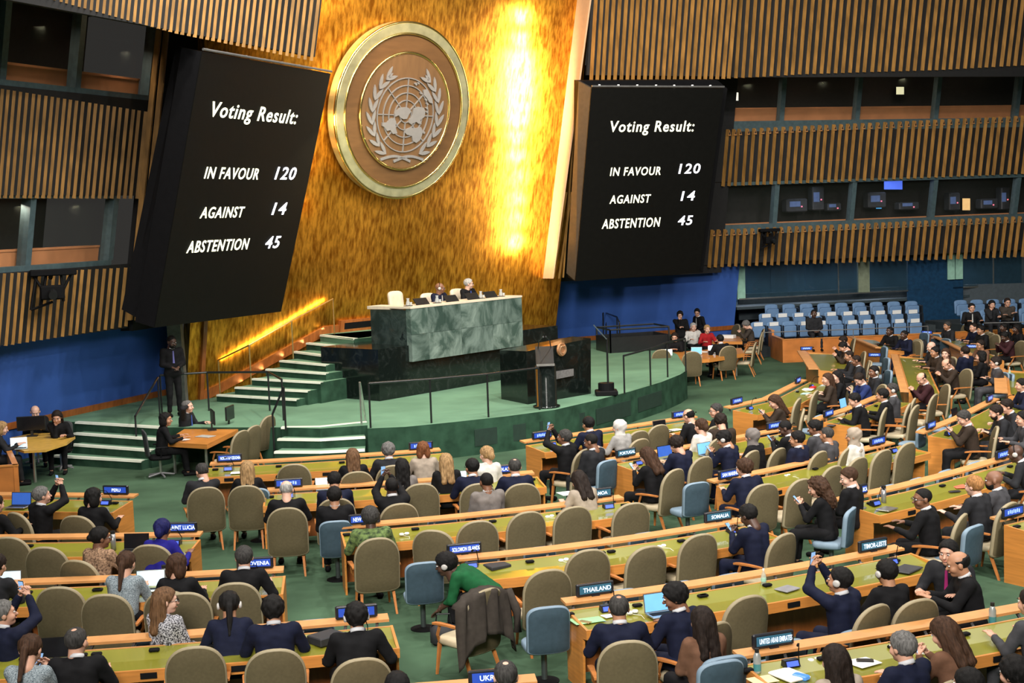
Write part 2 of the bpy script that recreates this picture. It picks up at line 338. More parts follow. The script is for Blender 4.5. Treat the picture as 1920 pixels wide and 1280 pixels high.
# dark wall behind the right screen and the pale wooden fin that hides the wall lamps
mb = MB(); wslab(mb, PR, PW(1042, 300, PR, OFF)-PR[1]*OFF, PW(1372, 300, PR, OFF)-PR[1]*OFF, 3.0, 10.2, OFF-.15, OFF-.05); struct('wall_right_panel', (mb, DARK))
f0 = PW(1035, 522, PR, OFFU); f1 = PW(1110, -30, PR, OFFU); r0 = D(1006, 522, f0[1]+.7); r1 = D(1080, -30, f1[1]+.7)
mb = MB(); t_ = V((.05, .02, 0)); mb.prism([V(f0), V(f1), V(r1), V(r0)], [V(f0)+t_, V(f1)+t_, V(r1)+t_, V(r0)+t_])
struct('trim_3', (mb, mat('pale_fin', (.72, .44, .25), .5, var=.04)))
mb = MB(); q0 = V(PW(1060, 360, PR, OFFU-.3)); 
for (xa, ya, xb, yb) in ((1062, 360, 1038, 520), (1072, 360, 1048, 522), (1082, 160, 1056, 520)):
    mb.tube([V(PW(xa, ya, PR, OFFU-.4)), V(PW(xb, yb, PR, OFFU-.4))], .035, 5)
struct('trim_4', (mb, SLAT))
# ---- platform (curved stage), its steps and the stair to the rostrum
fe = [(689, 803), (760, 800), (850, 791), (950, 780), (1040, 768), (1110, 752), (1180, 734), (1240, 716), (1275, 702), (1288, 694)]
front = [P(x, y, ZP) for x, y in fe]
back = [P(1270, 664, ZP), P(1240, 650, ZP), P(1200, 640, ZP), (8, 53, ZP), (-3, 50, ZP), (-14, 40, ZP), (-14.5, 26, ZP)]
tl_ = [P(141, 791, ZP), P(306, 801, ZP)]; tr_ = [P(525, 801, ZP), P(600, 803, ZP), P(689, 797, ZP)]
ring = [V(p) for p in (front+back+[P(-60, 785, ZP)]+tl_+[P(420, 801, ZP)]+tr_)]
ring2 = [Vector((p.x, p.y, 0)) for p in ring]
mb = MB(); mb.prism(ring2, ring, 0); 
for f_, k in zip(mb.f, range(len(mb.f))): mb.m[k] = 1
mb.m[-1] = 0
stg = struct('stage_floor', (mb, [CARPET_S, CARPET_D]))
# wall panels in the curved stage front
for (xa, ya, xb, yb) in [(889, 822, 985, 806), (1012, 800, 1096, 779), (1117, 785, 1182, 764), (1196, 768, 1240, 750)]:
    za = P(xa, ya, .4); 
    q = []
    for (x, y) in ((xa, ya), (xb, yb)):
        e = P(x, interp(fe)(x), ZP); n_ = (V((0, 0, 0))-V((e[0], e[1], 0))).normalized(); q.append((e[0]+n_.x*.03, e[1]+n_.y*.03))
    m = MB(); m.prism([(q[0][0], q[0][1], .2), (q[1][0], q[1][1], .2), (q[1][0], q[1][1]+.06, .2), (q[0][0], q[0][1]+.06, .2)], [(q[0][0], q[0][1], .58), (q[1][0], q[1][1], .58), (q[1][0], q[1][1]+.06, .58), (q[0][0], q[0][1]+.06, .58)])
    ob('vent_panel', (m, mat('vent_dark_green', (.008, .028, .018), .8)), stg)
def steps(name, nos, z_list, depth, ret):
    """each nosing: pixel polyline + its height"""
    base = struct(name, None)
    for pts, z in zip(nos, z_list):
        w = [V(P(x, y, z)) for x, y in pts]
        n = len(w); dirs = []
        for i in range(n):
            t = w[min(i+1, n-1)]-w[max(i-1, 0)]; nn = Vector((-t.y, t.x, 0)).normalized()
            if nn.y < 0: nn = -nn
            dirs.append(nn)
        back_ = [w[i]+dirs[i]*depth for i in range(n)]
        m = MB(); out = w+back_[::-1]; m.prism([Vector((p.x, p.y, 0 if ret else p.z-.2)) for p in out], out, 0)
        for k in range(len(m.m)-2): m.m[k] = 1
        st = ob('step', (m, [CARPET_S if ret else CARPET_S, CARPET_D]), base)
        m = MB(); out = [p+Vector((0, 0, .012)) for p in w]+[w[i]+dirs[i]*.11+Vector((0, 0, .012)) for i in range(n)][::-1]
        out2 = [p-dirs[i]*.02 for i, p in enumerate(w)]; lo = [Vector((p.x, p.y, p.z-.035)) for p in out2]+[Vector((w[i].x+dirs[i].x*.11, w[i].y+dirs[i].y*.11, w[i].z+.001)) for i in range(n)][::-1]
        m.prism(lo, out, 0); ob('nosing', (m, NOSE), st)
    return base
steps('stage_steps_left', [[(100, 854), (265, 864)], [(134, 833), (283, 844)], [(138, 812), (295, 823)], [(141, 791), (306, 801)]], [.2, .4, .6, .803], 1.2, True)
steps('stage_steps_middle', [[(514, 847), (600, 847), (684, 843)], [(520, 823), (600, 824), (685, 819)], [(527, 801), (600, 800), (688, 791)]], [.4, .6, .803], .9, True)
nz = []
ys = [(406, 742, 556, 751), (440, 728, 577, 735), (472, 712, 601, 719), (498, 694, 611, 702), (524, 678, 611, 686), (549, 661, 611, 669), (574, 645, 626, 650), (600, 630, 664, 637)]
for k, (xa, ya, xb, yb) in enumerate(ys): nz.append([(xa, ya-2), (xb, yb-2)])
steps('rostrum_stair', nz, [ZP+(k+1)*.175 for k in range(8)], 1.6, True)
# upper platform behind the marble rostrum
c = [V(P(x, y, ZU)) for x, y in ((600, 628), (662, 635))]
up = [c[0], c[1], c[1]+Vector((3.0, 3.6, 0)), V(at_z(PG, PW(965, 600, PG), ZU)), V(at_z(PG, PW(640, 622, PG), ZU)), V(at_z(PG, PW(600, 632, PG), ZU))]
mb = MB(); mb.prism([Vector((p.x, p.y, 0)) for p in up], up, 0); struct('upper_platform', (mb, [CARPET_S]))
# stair side skirting along the gold wall
mb = MB()
zz = lambda x: float(np.interp(x, [381, 406, 600, 636], [ZP, ZP+.12, ZU-.0, ZU]))
q = [PW(x, 700, PG) for x in (381, 406, 600, 636)]
top = [V(at_z(PG, p, zz(x)+.22)+PG[1]*.06) for p, x in zip(q, (381, 406, 600, 636))]; bot = [V(at_z(PG, p, zz(x)-.05)+PG[1]*.06) for p, x in zip(q, (381, 406, 600, 636))]
for i in range(3): mb.prism([bot[i], bot[i+1], top[i+1], top[i]], [p-V(PG[1])*.06 for p in (bot[i], bot[i+1], top[i+1], top[i])])
struct('baseboard_stair', (mb, WOODD))
# ================================================= rostrum, lectern, screens, emblem
def quad_on(pl, off, pts): return [V(PW(x, y, pl, off)) for x, y in pts]
GLOW_Y = mat('screen_yellow_text', (.8, .8, .5), .5, emit=(1.0, .97, .72), es=1.6)
GLOW_W = mat('screen_white_text', (.8, .8, .9), .5, emit=(.90, .90, 1.0), es=1.8)
SCR = mat('screen_glass', (.004, .004, .0035), .6, spec=.12)
def board(name, label, pl, off, quad, side_, texts):
    """voting board: front quad from the photograph on its own plane, with real thickness"""
    q = quad_on(pl, off, quad); n = V(pl[1])
    t = thing(name, label, 'screen', q[0])
    loc = lambda p: p-q[0]
    m = MB(); back_ = [loc(p)-n*.55 for p in q]; m.prism([loc(p)-n*.02 for p in q], back_); ob('housing', (m, BLACKM), t)
    m = MB(); ins = [loc(p) for p in q]; m.prism([p for p in ins], [p-n*.02 for p in ins]); ob('display', (m, SCR), t)
    u = (q[1]-q[0]).normalized()
    e = MB()
    s2 = [loc(p)-n*.55 for p in quad_on(pl, off-.0, side_)]
    for k, (s, px, py, w, h, mt, sh) in enumerate(texts):
        c = V(PW(px, py, pl, off+.012))
        uu = V(PW(px+10, py, pl, off))-V(PW(px-10, py, pl, off)); 
        me = text_mesh(s, 1.0, sh, .004, .013, mt, 1.14)
        xs = [v.co.x for v in me.vertices]; ys_ = [v.co.y for v in me.vertices]; cx, cy = (min(xs)+max(xs))/2, (min(ys_)+max(ys_))/2
        ex = V(PW(px+w/2, py, pl, off))-V(PW(px-w/2, py, pl, off)); 
        # horizontal direction of the wall, scaled so that the word spans its width in the photograph
        ud = Vector((-pl[1][1], pl[1][0], 0)).normalized(); vd = n.cross(ud).normalized()
        if vd.z < 0: vd = -vd
        a0 = np.array(proj(c)); a1 = np.array(proj(c+ud)); b1 = np.array(proj(c+vd))
        sx = w/abs(a1[0]-a0[0])/(max(xs)-min(xs)); sy = h/abs(b1[1]-a0[1])/(max(ys_)-min(ys_))
        for v in me.vertices:
            x, y, z = (v.co.x-cx)*sx, (v.co.y-cy)*sy, v.co.z
            v.co = ud*x+vd*y+n*z
        ob('text', me, t, loc=loc(c))
    # top rail and thin bright edge
    m = MB(); m.tube([loc(q[0])+n*.03+Vector((0, 0, .06)), loc(q[1])+n*.03+Vector((0, 0, .06))], .03, 6); ob('top_rail', (m, mat('rail_grey', (.12, .12, .12), .4)), t)
    for tt in np.linspace(.08, .92, 7):
        m = MB(); p = loc(q[0])*(1-tt)+loc(q[1])*tt-n*.2+Vector((0, 0, .06)); m.box((p.x, p.y, p.z), (.06, .06, .05)); ob('bolt', (m, STEEL), t)
    return t
PSL = plane(PW(450, 350, PL, 3.2), 67.5, 14.0); PSR = plane(PW(1215, 340, PR, 4.1), 25, 12.5)
board('voting_board', 'tall black voting result screen left of the gold wall', PSL, 0, [(379, 97), (620, 138), (527, 584), (290, 614)], [(320, 85), (225, 575)],
      [('Voting Result:', 481, 217, 156, 36, GLOW_Y, .22), ('IN FAVOUR', 436, 325, 98, 22, GLOW_Y, .2), ('120', 536, 325, 38, 24, GLOW_W, .2),
       ('AGAINST', 418, 398, 80, 21, GLOW_Y, .2), ('14', 524, 391, 26, 23, GLOW_W, .2), ('ABSTENTION', 411, 460, 113, 22, GLOW_Y, .2), ('45', 512, 454, 27, 23, GLOW_W, .2)])
board('voting_board', 'black voting result screen right of the gold wall beside the wooden fin', PSR, 0, [(1109, 165), (1357, 166), (1311, 511), (1079, 527)], [(1085, 152), (1060, 515)],
      [('Voting Result:', 1224, 240, 156, 27, GLOW_Y, .12), ('IN FAVOUR', 1192, 321, 94, 16, GLOW_Y, .12), ('120', 1293, 316, 40, 19, GLOW_W, .12),
       ('AGAINST', 1182, 373, 76, 16, GLOW_Y, .12), ('14', 1290, 367, 26, 18, GLOW_W, .12), ('ABSTENTION', 1184, 418, 108, 18, GLOW_Y, .12), ('45', 1285, 413, 27, 18, GLOW_W, .12)])
# dark side cheek of the left board toward the camera and mounting shroud
m = MB(); a = [V(PW(x, y, PSL, -.05)) for x, y in ((379, 97), (290, 614))]; b = [V(PW(x, y, PSL, -1.0)) for x, y in ((330, 86), (228, 580))]
m.prism([a[0], a[1], b[1], b[0]], [p-V(PSL[1])*.05+Vector((.04, .08, 0)) for p in (a[0], a[1], b[1], b[0])]); struct('trim_5', (m, BLACKM))
m = MB(); a = [V(PW(x, y, PSR, -.02)) for x, y in ((1109, 165), (1079, 527))]; b = [V(PW(x, y, PSR, -.45)) for x, y in ((1085, 152), (1062, 512))]
m.prism([a[0], a[1], b[1], b[0]], [p+Vector((.06, .05, 0)) for p in (a[0], a[1], b[1], b[0])]); struct('trim_6', (m, mat('shroud_grey', (.05, .05, .045), .5)))
m = MB(); a = [V(PW(x, y, PSR, -.5)) for x, y in ((1345, 150), (1364, 166), (1318, 511), (1082, 520), (1085, 152))]
m.prism(a, [p-V(PSR[1])*.3 for p in a]); struct('trim_7', (m, BLACKM))
# ---- emblem
ec = V(PW(755, 208, PG, .35)); n = V(PG[1]); ux = Vector((-PG[1][1], PG[1][0], 0)).normalized(); uz = ux.cross(n); uz = -uz if uz.z < 0 else uz
ME = Matrix(((ux.x, uz.x, n.x, ec.x), (ux.y, uz.y, n.y, ec.y), (ux.z, uz.z, n.z, ec.z), (0, 0, 0, 1)))
em = thing('wall_emblem', 'large round wooden emblem with world map and laurel branches on the gold wall', 'emblem'); em.matrix_world = ME
R_ = 2.42
EW = mat('emblem_wood', (.135, .070, .028), .45, var=.12, scale=2.5, stretch=(.6, 3, 1)); EW2 = mat('emblem_wood_inner', (.165, .092, .042), .45, var=.12, scale=2.5, stretch=(3, .6, 1))
ER = mat('emblem_ring_green', (.42, .42, .26), .35, metal=.5, var=.2, scale=3); EG = mat('polished_gold', (.95, .68, .25), .22, metal=1.0); SIL = mat('emblem_silver', (.30, .295, .30), .42, metal=.25, var=.04)
ob('outer_ring', (MB().lathe([(R_, -.25), (R_, .06), (R_*.985, .10), (R_*.885, .10), (R_*.885, .0)], n=96), ER), em)
def torus(R, r, z, n=96, k=8):
    m = MB(); vs = []
    for i in range(n):
        a = i*2*math.pi/n
        for j in range(k):
            b = j*2*math.pi/k; vs.append(((R+r*math.cos(b))*math.cos(a), (R+r*math.cos(b))*math.sin(a), z+r*math.sin(b)))
    m.add(vs, [(i*k+j, i*k+(j+1) % k, ((i+1) % n)*k+(j+1) % k, ((i+1) % n)*k+j) for i in range(n) for j in range(k)]); return m
ob('outer_trim', (torus(R_, .04, .06), EG, True), em); ob('inner_trim', (torus(R_*.875, .035, .1), EG, True), em)
ob('wooden_disc', (MB().lathe([(R_*.88, -.1), (R_*.88, .07)], n=96), EW), em)
RI = R_*.665; DY = .0
ob('raised_disc', (MB().lathe([(RI, 0), (RI, .12)], n=80), EW2), em); ob('raised_trim', (torus(RI, .04, .12, 80), EG, True), em)
RG = 1.02; gy = -.10
def flat_tube(pts, w, z0, z1, closed=False):
    m = MB(); n_ = len(pts)
    for i in range(n_ if closed else n_-1):
        a, b = Vector(pts[i]), Vector(pts[(i+1) % n_]); t = (b-a).normalized(); p = Vector((-t.y, t.x))*w/2; e = t*.004
        lo = [(a-e-p), (b+e-p), (b+e+p), (a-e+p)]; m.prism([(q.x, q.y, z0) for q in lo], [(q.x, q.y, z1) for q in lo])
    return m
for k in range(1, 6):
    r = RG*k/5; ob('map_ring', (flat_tube([(r*math.cos(a), gy+r*math.sin(a)) for a in np.linspace(0, 2*math.pi, 48, endpoint=False)], .026, .12, .155, True), SIL), em)
for k in range(8):
    a = k*math.pi/4; ob('map_spoke', (flat_tube([(RG*.2*math.cos(a), gy+RG*.2*math.sin(a)), (RG*math.cos(a), gy+RG*math.sin(a))], .026, .12, .155), SIL), em)
# land shapes, read as crop pixels of the photograph around the grid centre
EC = (538, 688)
def land(name, pts):
    out = []
    for (x, y) in pts:
        px, py = 600+x/3.2, y/3.2
        w_ = Vector([float(t) for t in PW(px, py, (PG[0]+PG[1]*.35, PG[1]), .15)])-ec
        out.append((w_.dot(ux), w_.dot(uz)))
    m = MB(); m.prism([(x, y, .12) for x, y in out], [(x, y, .17) for x, y in out]); return ob(name, (m, SIL), em)
land('continent', [(455, 665), (480, 645), (520, 642), (535, 655), (545, 668), (530, 690), (520, 712), (500, 715), (480, 705), (470, 690), (450, 700), (447, 680)])
land('continent', [(560, 650), (590, 640), (620, 645), (630, 668), (625, 700), (600, 720), (608, 745), (590, 742), (575, 730), (560, 738), (545, 745), (530, 735), (535, 715), (550, 700), (555, 680)])
land('continent', [(372, 735), (400, 735), (425, 708), (445, 708), (455, 730), (450, 760), (462, 800), (435, 803), (420, 780), (400, 785), (385, 762), (372, 755)])
land('continent', [(515, 775), (540, 765), (575, 768), (605, 762), (615, 790), (608, 815), (598, 840), (575, 857), (555, 845), (550, 815), (520, 808), (508, 795)])
land('continent', [(618, 540), (640, 535), (655, 560), (672, 590), (675, 622), (655, 615), (640, 590), (622, 570)])
for x, y, s in ((635, 600, 9), (643, 625, 9), (640, 650, 8), (622, 795, 10), (575, 505, 10), (590, 500, 8), (640, 672, 8), (604, 560, 7)): land('island', [(x-s, y-s*.4), (x, y-s), (x+s*.8, y), (x, y+s*.9)])
# laurel leaves: rows either side
def leaf(c, ang, L=.42, W=.105, z=.13):
    pts = []
    for t, w in ((0, 0), (.25, .8), (.5, 1), (.78, .7), (1, 0)): pts.append((t*L, w*W/2))
    pts = pts+[(x, -y) for x, y in pts[-2:0:-1]]; ca, sa = math.cos(ang), math.sin(ang)
    lo = [(c[0]+x*ca-y*sa, c[1]+x*sa+y*ca, z) for x, y in pts]; hi = [(p[0], p[1], z+.035) for p in lo]; hi[0] = (hi[0][0], hi[0][1], z+.045)
    return MB().prism(lo, hi)
for s in (-1, 1):
    for k in range(8):
        a = math.radians(-60+k*15.5); r = 1.22
        c = (s*r*math.cos(a)*1.0, gy+r*math.sin(a)*1.02); tang = math.atan2(math.cos(a)*1.02, -s*math.sin(a))
        ob('laurel_leaf', (leaf(c, tang+s*(-.36)), SIL), em)
        ob('laurel_leaf', (leaf(c, tang+s*.42), SIL), em)
        if k == 7: ob('laurel_leaf', (leaf((c[0], c[1]), tang, .3, .08), SIL), em)
    pts = [(s*t, gy-1.26+.10*math.sin((t+.25)*3.4)-abs(t)*.02+max(0, t)*.1) for t in np.linspace(-.3, .78, 12)]
    ob('laurel_stem', (flat_tube(pts, .07, .12, .16), SIL), em)
# ---- lamps on the gold wall, hidden behind the fin on the right and the slats on the left
for y in (38, 82, 120, 145, 172, 200, 232, 268, 305, 345, 385, 425, 468):
    x = 1036-(y-40)*.04; p = V(PW(x+6, y, PG, .75)); light('fin_lamp', 'AREA', p, V(PW(x-34, y, PG, 0)), 100 if 100 < y < 250 else 48 if y < 440 else 54, .4, (1, .80, .50))
for x, y, e in ((604, 20, 22), (600, 70, 20), (622, 150, 26), (616, 230, 24), (604, 310, 18), (590, 390, 14)):
    p = V(PW(x, y, PG, .45)); light('slat_lamp', 'AREA', p, V(PW(x+6, y, PG, 0)), e*.55, .3, (1, .56, .18))
# overhead wash over the gold wall
light('gold_wash', 'AREA', V(PW(800, -60, PG, 2.5)), V(PW(800, 330, PG)), 260, 5, (1, .66, .30), size_y=.5)
light('gold_wash', 'AREA', V(PW(720, 560, PG, 3.0))+Vector((0, 0, 4)), V(PW(680, 560, PG)), 60, 2, (1, .85, .5))
# ---- rostrum
u = Vector((math.cos(math.radians(50)), math.sin(math.radians(50)), 0)); w = Vector((-u.y, u.x, 0))     # along the front; back into the stage
B0 = V(P(712.5, 752, ZP))
def blk(o, a0, a1, b0, b1, z0, z1, lean=0.0):
    q = lambda a, b, z, l=0: (o.x+u.x*a+w.x*(b-l), o.y+u.y*a+w.y*(b-l), z)
    return [q(a0, b0, z0), q(a1, b0, z0), q(a1, b1, z0), q(a0, b1, z0)], [q(a0, b0, z1, lean), q(a1, b0, z1, lean), q(a1, b1, z1), q(a0, b1, z1)]
ro = thing('rostrum', 'green marble speakers rostrum on a black granite base in front of the gold wall', 'rostrum', B0)
Z0 = Vector((0, 0, 0))
m = MB(); m.prism(*blk(Z0, 0, 7.3, 0, 2.1, 0, 2.1-ZP)); ob('granite_base', (m, GRANITE), ro)
def solve(px, off, z):
    lo, hi = -2, 12
    for _ in range(40):
        mid = (lo+hi)/2; x = proj((B0.x+u.x*mid+w.x*off, B0.y+u.y*mid+w.y*off, z))[0]
        lo, hi = (mid, hi) if x < px else (lo, mid)
    return lo
a0, a1 = solve(772, -.12, 2.2), solve(980, -.12, 2.2)
sz = lambda px, py, a, off: next(z for z in np.arange(1, 4, .01) if proj((B0.x+u.x*a+w.x*off, B0.y+u.y*a+w.y*off, z))[1] <= py)
zt, zb = sz(771, 578, a0, -.12), sz(772, 679, a0, -.12)
slabs = np.linspace(a0, a1, 8)
for i in range(7):
    for (za, zbb) in ((zb, zb+(zt-zb)*.5), (zb+(zt-zb)*.5, zt)):
        m = MB(); m.prism(*blk(Z0, slabs[i]+.003, slabs[i+1]-.003, -.12, .05, za-ZP+.003, zbb-ZP-.003)); o_ = ob('marble_slab', (m, [MARBLE, MARBLE2][(i*3+(za > zb+.1)*2) % 4 > 1]), ro)
m = MB(); m.prism(*blk(Z0, a0+.01, a1-.01, -.08, 1.35, max(zb, 2.0)-ZP, zt-ZP-.06)); ob('desk_body', (m, MARBLED), ro)
m = MB(); m.prism(*blk(Z0, a0-.01, a1+.01, -.13, .62, zt-ZP-.02, zt-ZP+.03)); ob('desk_top', (m, CREAM), ro)
m = MB(); m.prism(*blk(Z0, a0-.0, a0+.5, .62, 1.45, zt-ZP-.05, zt-ZP+.03)); ob('desk_return', (m, CREAM), ro)
ROS = (B0, u, w, a0, a1, zt)
# ---- lectern wall and speaker's lectern
A_, B_, C_ = V(P(940, 748, ZP)), V(P(990, 758, ZP)), V(P(1108, 738, ZP))
le = thing('lectern_wall', 'black granite lectern wall with round gold emblem and grey plaque at the stage front', 'lectern', B_)
fd = (C_-B_).normalized(); sd = (A_-B_).normalized(); L_ = (C_-B_).length; nf = Vector((fd.y, -fd.x, 0))
q = lambda a, b, z, o=0: fd*a+sd*b+nf*o+Vector((0, 0, z))
sdl = (A_-B_).length
m = MB(); m.prism([q(0, 0, 0), q(L_, 0, 0), q(L_, sdl, 0), q(0, sdl, 0)], [q(0, 0, 1.28), q(L_, 0, 1.40, .05), q(L_, sdl*.6, 1.40), q(0, sdl, 1.22)]); ob('granite_wall', (m, GRANITE), le)
m = MB(); m.prism([q(.42*L_, 0, .80, .015), q(.70*L_, 0, .80, .015), q(.70*L_, 0, 1.02, .015), q(.42*L_, 0, 1.02, .015)], [q(.42*L_, 0, .80, .06), q(.70*L_, 0, .80, .06), q(.70*L_, 0, 1.02, .06), q(.42*L_, 0, 1.02, .06)]); 
def fin_at(px, py):
    """point on the lectern front face seen at px, py"""
    nn = np.array([nf.x, nf.y, 0]); return V(PP(px, py, [B_.x+nf.x*.06, B_.y+nf.y*.06, 0], nn))-B_
pq = [fin_at(x, y) for x, y in ((1034, 697), (1074, 691), (1074, 704), (1034, 712))]
m = MB(); m.prism(pq, [p+nf*.03 for p in pq]); ob('plaque', (m, mat('plaque_grey', (.16, .15, .15), .4, var=.2, scale=20)), le)
c = fin_at(1051.5, 655); Mx = basis(c+nf*.01, fd, None); Mx = Mx @ Matrix.Rotation(math.radians(90), 4, 'X')
BRZ = mat('bronze', (.42, .20, .09), .4, metal=.4)
e2 = ob('bronze_emblem', (MB().lathe([(.165, 0), (.165, .03), (.15, .045), (.12, .035)], n=32), BRZ), le, M=Mx)
ob('emblem_globe', (torus(.085, .008, .05, 24, 5), mat('bronze_light', (.6, .36, .2), .35, metal=.5)), e2)
for s in (-1, 1): ob('emblem_branch', (flat_tube([(s*.12*math.cos(a), .12*math.sin(a)) for a in np.linspace(-1.3, .9, 9)], .03, .035, .06), mat('bronze_light', (1, 1, 1))), e2)
t = thing('speaker_lectern', 'rounded black speaker lectern with two microphones left of the bronze emblem', 'lectern', V(P(1025, 763, ZP)))
m = MB(); m.lathe([(.32, 0), (.32, .04), (.25, .045), (.25, 1.0)], n=32); ob('pedestal', (m, GRANITE, True), t)
m = MB(); m.prism([(-.22, -.28, .98), (.20, -.28, .98), (.20, .3, 1.35), (-.22, .3, 1.35)], [(-.22, -.28, 1.04), (.20, -.28, 1.04), (.20, .3, 1.41), (-.22, .3, 1.41)]); ob('reading_desk', (m, BLACK), t)
m = MB(); m.box((0, -.30, 1.03), (.42, .03, .05)); ob('lip', (m, STEEL), t)
for s in (-1, 1): ob('microphone', (MB().tube([(s*.15, .25, 1.38), (s*.13, .1, 1.55), (s*.05, -.12, 1.66)], .012, 6).tube([(s*.05, -.12, 1.66), (s*.03, -.18, 1.68)], .022, 6), BLACK), t)
t = thing('teleprompter', 'slim black prompter stand on the stage right of the lectern', 'stand', V(P(1137, 740, ZP)))
ob('base', (MB().box((0, 0, .06), (.55, .5, .12), bev=.02).lathe([(.2, .12), (.2, .3)], n=20), BLACKM), t); ob('pole', (MB().tube([(.05, 0, .3), (.05, 0, 1.42)], .025, 8), BLACK), t)
g = MB(); g.prism([(.05, 0, 1.4), (-.25, .15, 1.75), (-.25, .17, 1.75), (.05, .02, 1.4)], [(.02, -.25, 1.4), (-.28, -.1, 1.75), (-.28, -.08, 1.75), (.02, -.23, 1.4)]); ob('prompter_glass', (g, mat('prompter_glass', (.15, .2, .2), .1)), t)
# ---- railings
def railing(label, posts, h, top=None, mt=BLACK, r=.022, base_z=ZP):
    ps = [V(P(x, y, z)) for x, y, z in posts]
    t = thing('railing', label, 'railing', ps[0])
    for p in ps: ob('post', (MB().tube([p-ps[0], p-ps[0]+Vector((0, 0, h))], r, 8), mt), t)
    tp = [p-ps[0]+Vector((0, 0, h)) for p in (ps if top is None else [V(P(x, y, z))-Vector((0, 0, h)) for x, y, z in top])]
    ob('handrail', (MB().tube(tp, r*1.2, 8), mt), t); return t
railing('thin black railing along the stage edge left of the lectern', [(695, 802, ZP), (809, 793, ZP), (916, 782, ZP), (1012, 768, ZP)], .98)
railing('black railing along the curved stage edge right of the lectern', [(1171, 738, ZP), (1220, 722, ZP), (1252, 707, ZP), (1286, 698, ZP)], .95)
railing('black railing behind the seated staff at the left table', [(304, 776, ZP), (392, 770, ZP), (506, 770, ZP), (532, 788, ZP)], .95, )
railing('black handrail beside the left stage steps', [(300, 781, ZP), (258, 858, .12)], .95)
railing('black handrail on the steps right of the left table', [(536, 806, ZP), (515, 856, .2)], .95)
railing('pale metal handrail at the top of the middle steps', [(678, 796, ZP), (688, 856, .0)], .95, mt=STEEL)
railing('thin brass handrail climbing the stair along the gold wall', [(413, 745, ZP+.05), (471, 720, ZP+.55), (550, 672, ZP+1.05), (627, 626, ZU)], .98, mt=mat('brass', (.6, .42, .16), .3, metal=.8), r=.018)
railing('short black railing round the stair pit at the right stage end', [(1132, 637, ZP), (1137, 636, ZP), (1158, 646, ZP), (1163, 660, ZP)], .95)
# light strip under the gold handrail, washing the wall
a = V(PW(420, 678, PG, .10)); b = V(PW(615, 563, PG, .10)); mid = (a+b)/2; ax = (b-a).normalized(); zz_ = Vector([float(t) for t in PG[1]]); yy = zz_.cross(ax).normalized()
for k in range(4):
    l = light('rail_light', 'AREA', (0, 0, 0), None, 5, (b-a).length/4*.98, (1, .66, .22), size_y=.03); c = a.lerp(b, (k+.5)/4)
    l.matrix_world = Matrix(((ax.x, yy.x, zz_.x, c.x), (ax.y, yy.y, zz_.y, c.y), (ax.z, yy.z, zz_.z, c.z), (0, 0, 0, 1)))
for k in range(5):
    x = 452+k*38; y = 718-k*25; light('stair_light', 'SPOT', V(PW(x+6, y, PG, .10)), V(PW(x-34, y-38, PG, 0)), 9, .03, (1, .75, .35), 70)
# ================================================= desks
# pixel lines of each ledge (the raised rail on the far side of a desk), left to right
LZ = .868
DESK = {
 'peru': ([(-60, 925), (120, 926), (255, 928)], 'lR', 'green topped desk of the front left block with the PERU sign'),
 'lucia': ([(-60, 1006), (180, 1003), (378, 999)], 'R', 'green topped desk with the SAINT LUCIA sign, second in the left block'),
 'slovenia': ([(-60, 1092), (240, 1081), (532, 1065)], 'R', 'green topped desk with the SLOVENIA sign, third in the left block'),
 'spain': ([(-60, 1213), (340, 1187), (728, 1155)], 'R', 'long yellow topped desk with the SPAIN sign, nearest in the left block'),
 'ukraine': ([(560, 1305), (1005, 1270)], 'R', 'desk end just inside the bottom edge of the picture behind the UKRAINE sign'),
 'macedonia': ([(394, 868), (600, 857), (825, 841)], 'LR', 'long yellow desk in front of the middle stage steps with the NORTH MACEDONIA sign'),
 'poland': ([(501, 917), (780, 900), (1000, 884)], 'LR', 'long yellow desk with the POLAND sign in the second middle row'),
 'samoa': ([(640, 985), (900, 962), (1165, 930)], 'LR', 'long green topped desk with the SAMOA sign in the third middle row'),
 'solomon': ([(843, 1046), (1120, 1016), (1391, 973)], 'LR', 'long green topped desk from the SOLOMON ISLANDS sign to the SOMALIA sign'),
 'thailand': ([(1056, 1126), (1370, 1082), (1687, 1024)], 'LR', 'long yellow topped desk from the THAILAND sign to the TIMOR-LESTE sign'),
 'emirates': ([(1381, 1225), (1650, 1183), (1990, 1122)], 'L', 'yellow topped desk with the UNITED ARAB EMIRATES sign at the lower right'),
 'firstrow': ([(979, 827), (1140, 804), (1303, 779)], 'LR', 'yellow desk nearest the curved stage front'),
 'portugal': ([(1141, 861), (1300, 834), (1480, 800)], 'L', 'yellow desk with the PORTUGAL sign behind the front row'),
 'marino': ([(1332, 901), (1500, 868), (1671, 828)], 'LR', 'long green topped desk with the SAN MARINO sign'),
 'africa': ([(1570, 936), (1740, 897), (1900, 852)], 'LR', 'green topped desk with the SOUTH AFRICA sign'),
 'rightend': ([(1866, 972), (1990, 943)], 'L', 'green topped desk cut by the right edge of the picture'),
 'q1': ([(1363, 763), (1440, 745), (1507, 711)], 'L', 'curved yellow desk ending beside the stacked papers left of the far block'),
 'q2': ([(1531, 785), (1590, 765), (1646, 742)], 'L', 'short orange and yellow desk in the middle of the crowded right block'),
 'q3': ([(1725, 810), (1800, 780), (1867, 746)], 'LR', 'desk at the right end with a man in brown using a phone'),
}
YEL = mat('desk_leather', (.215, .21, .020), .32, var=.10, scale=1.2, bump=.04, bscale=60, spec=.6, coat=.5)
DESKD = {}
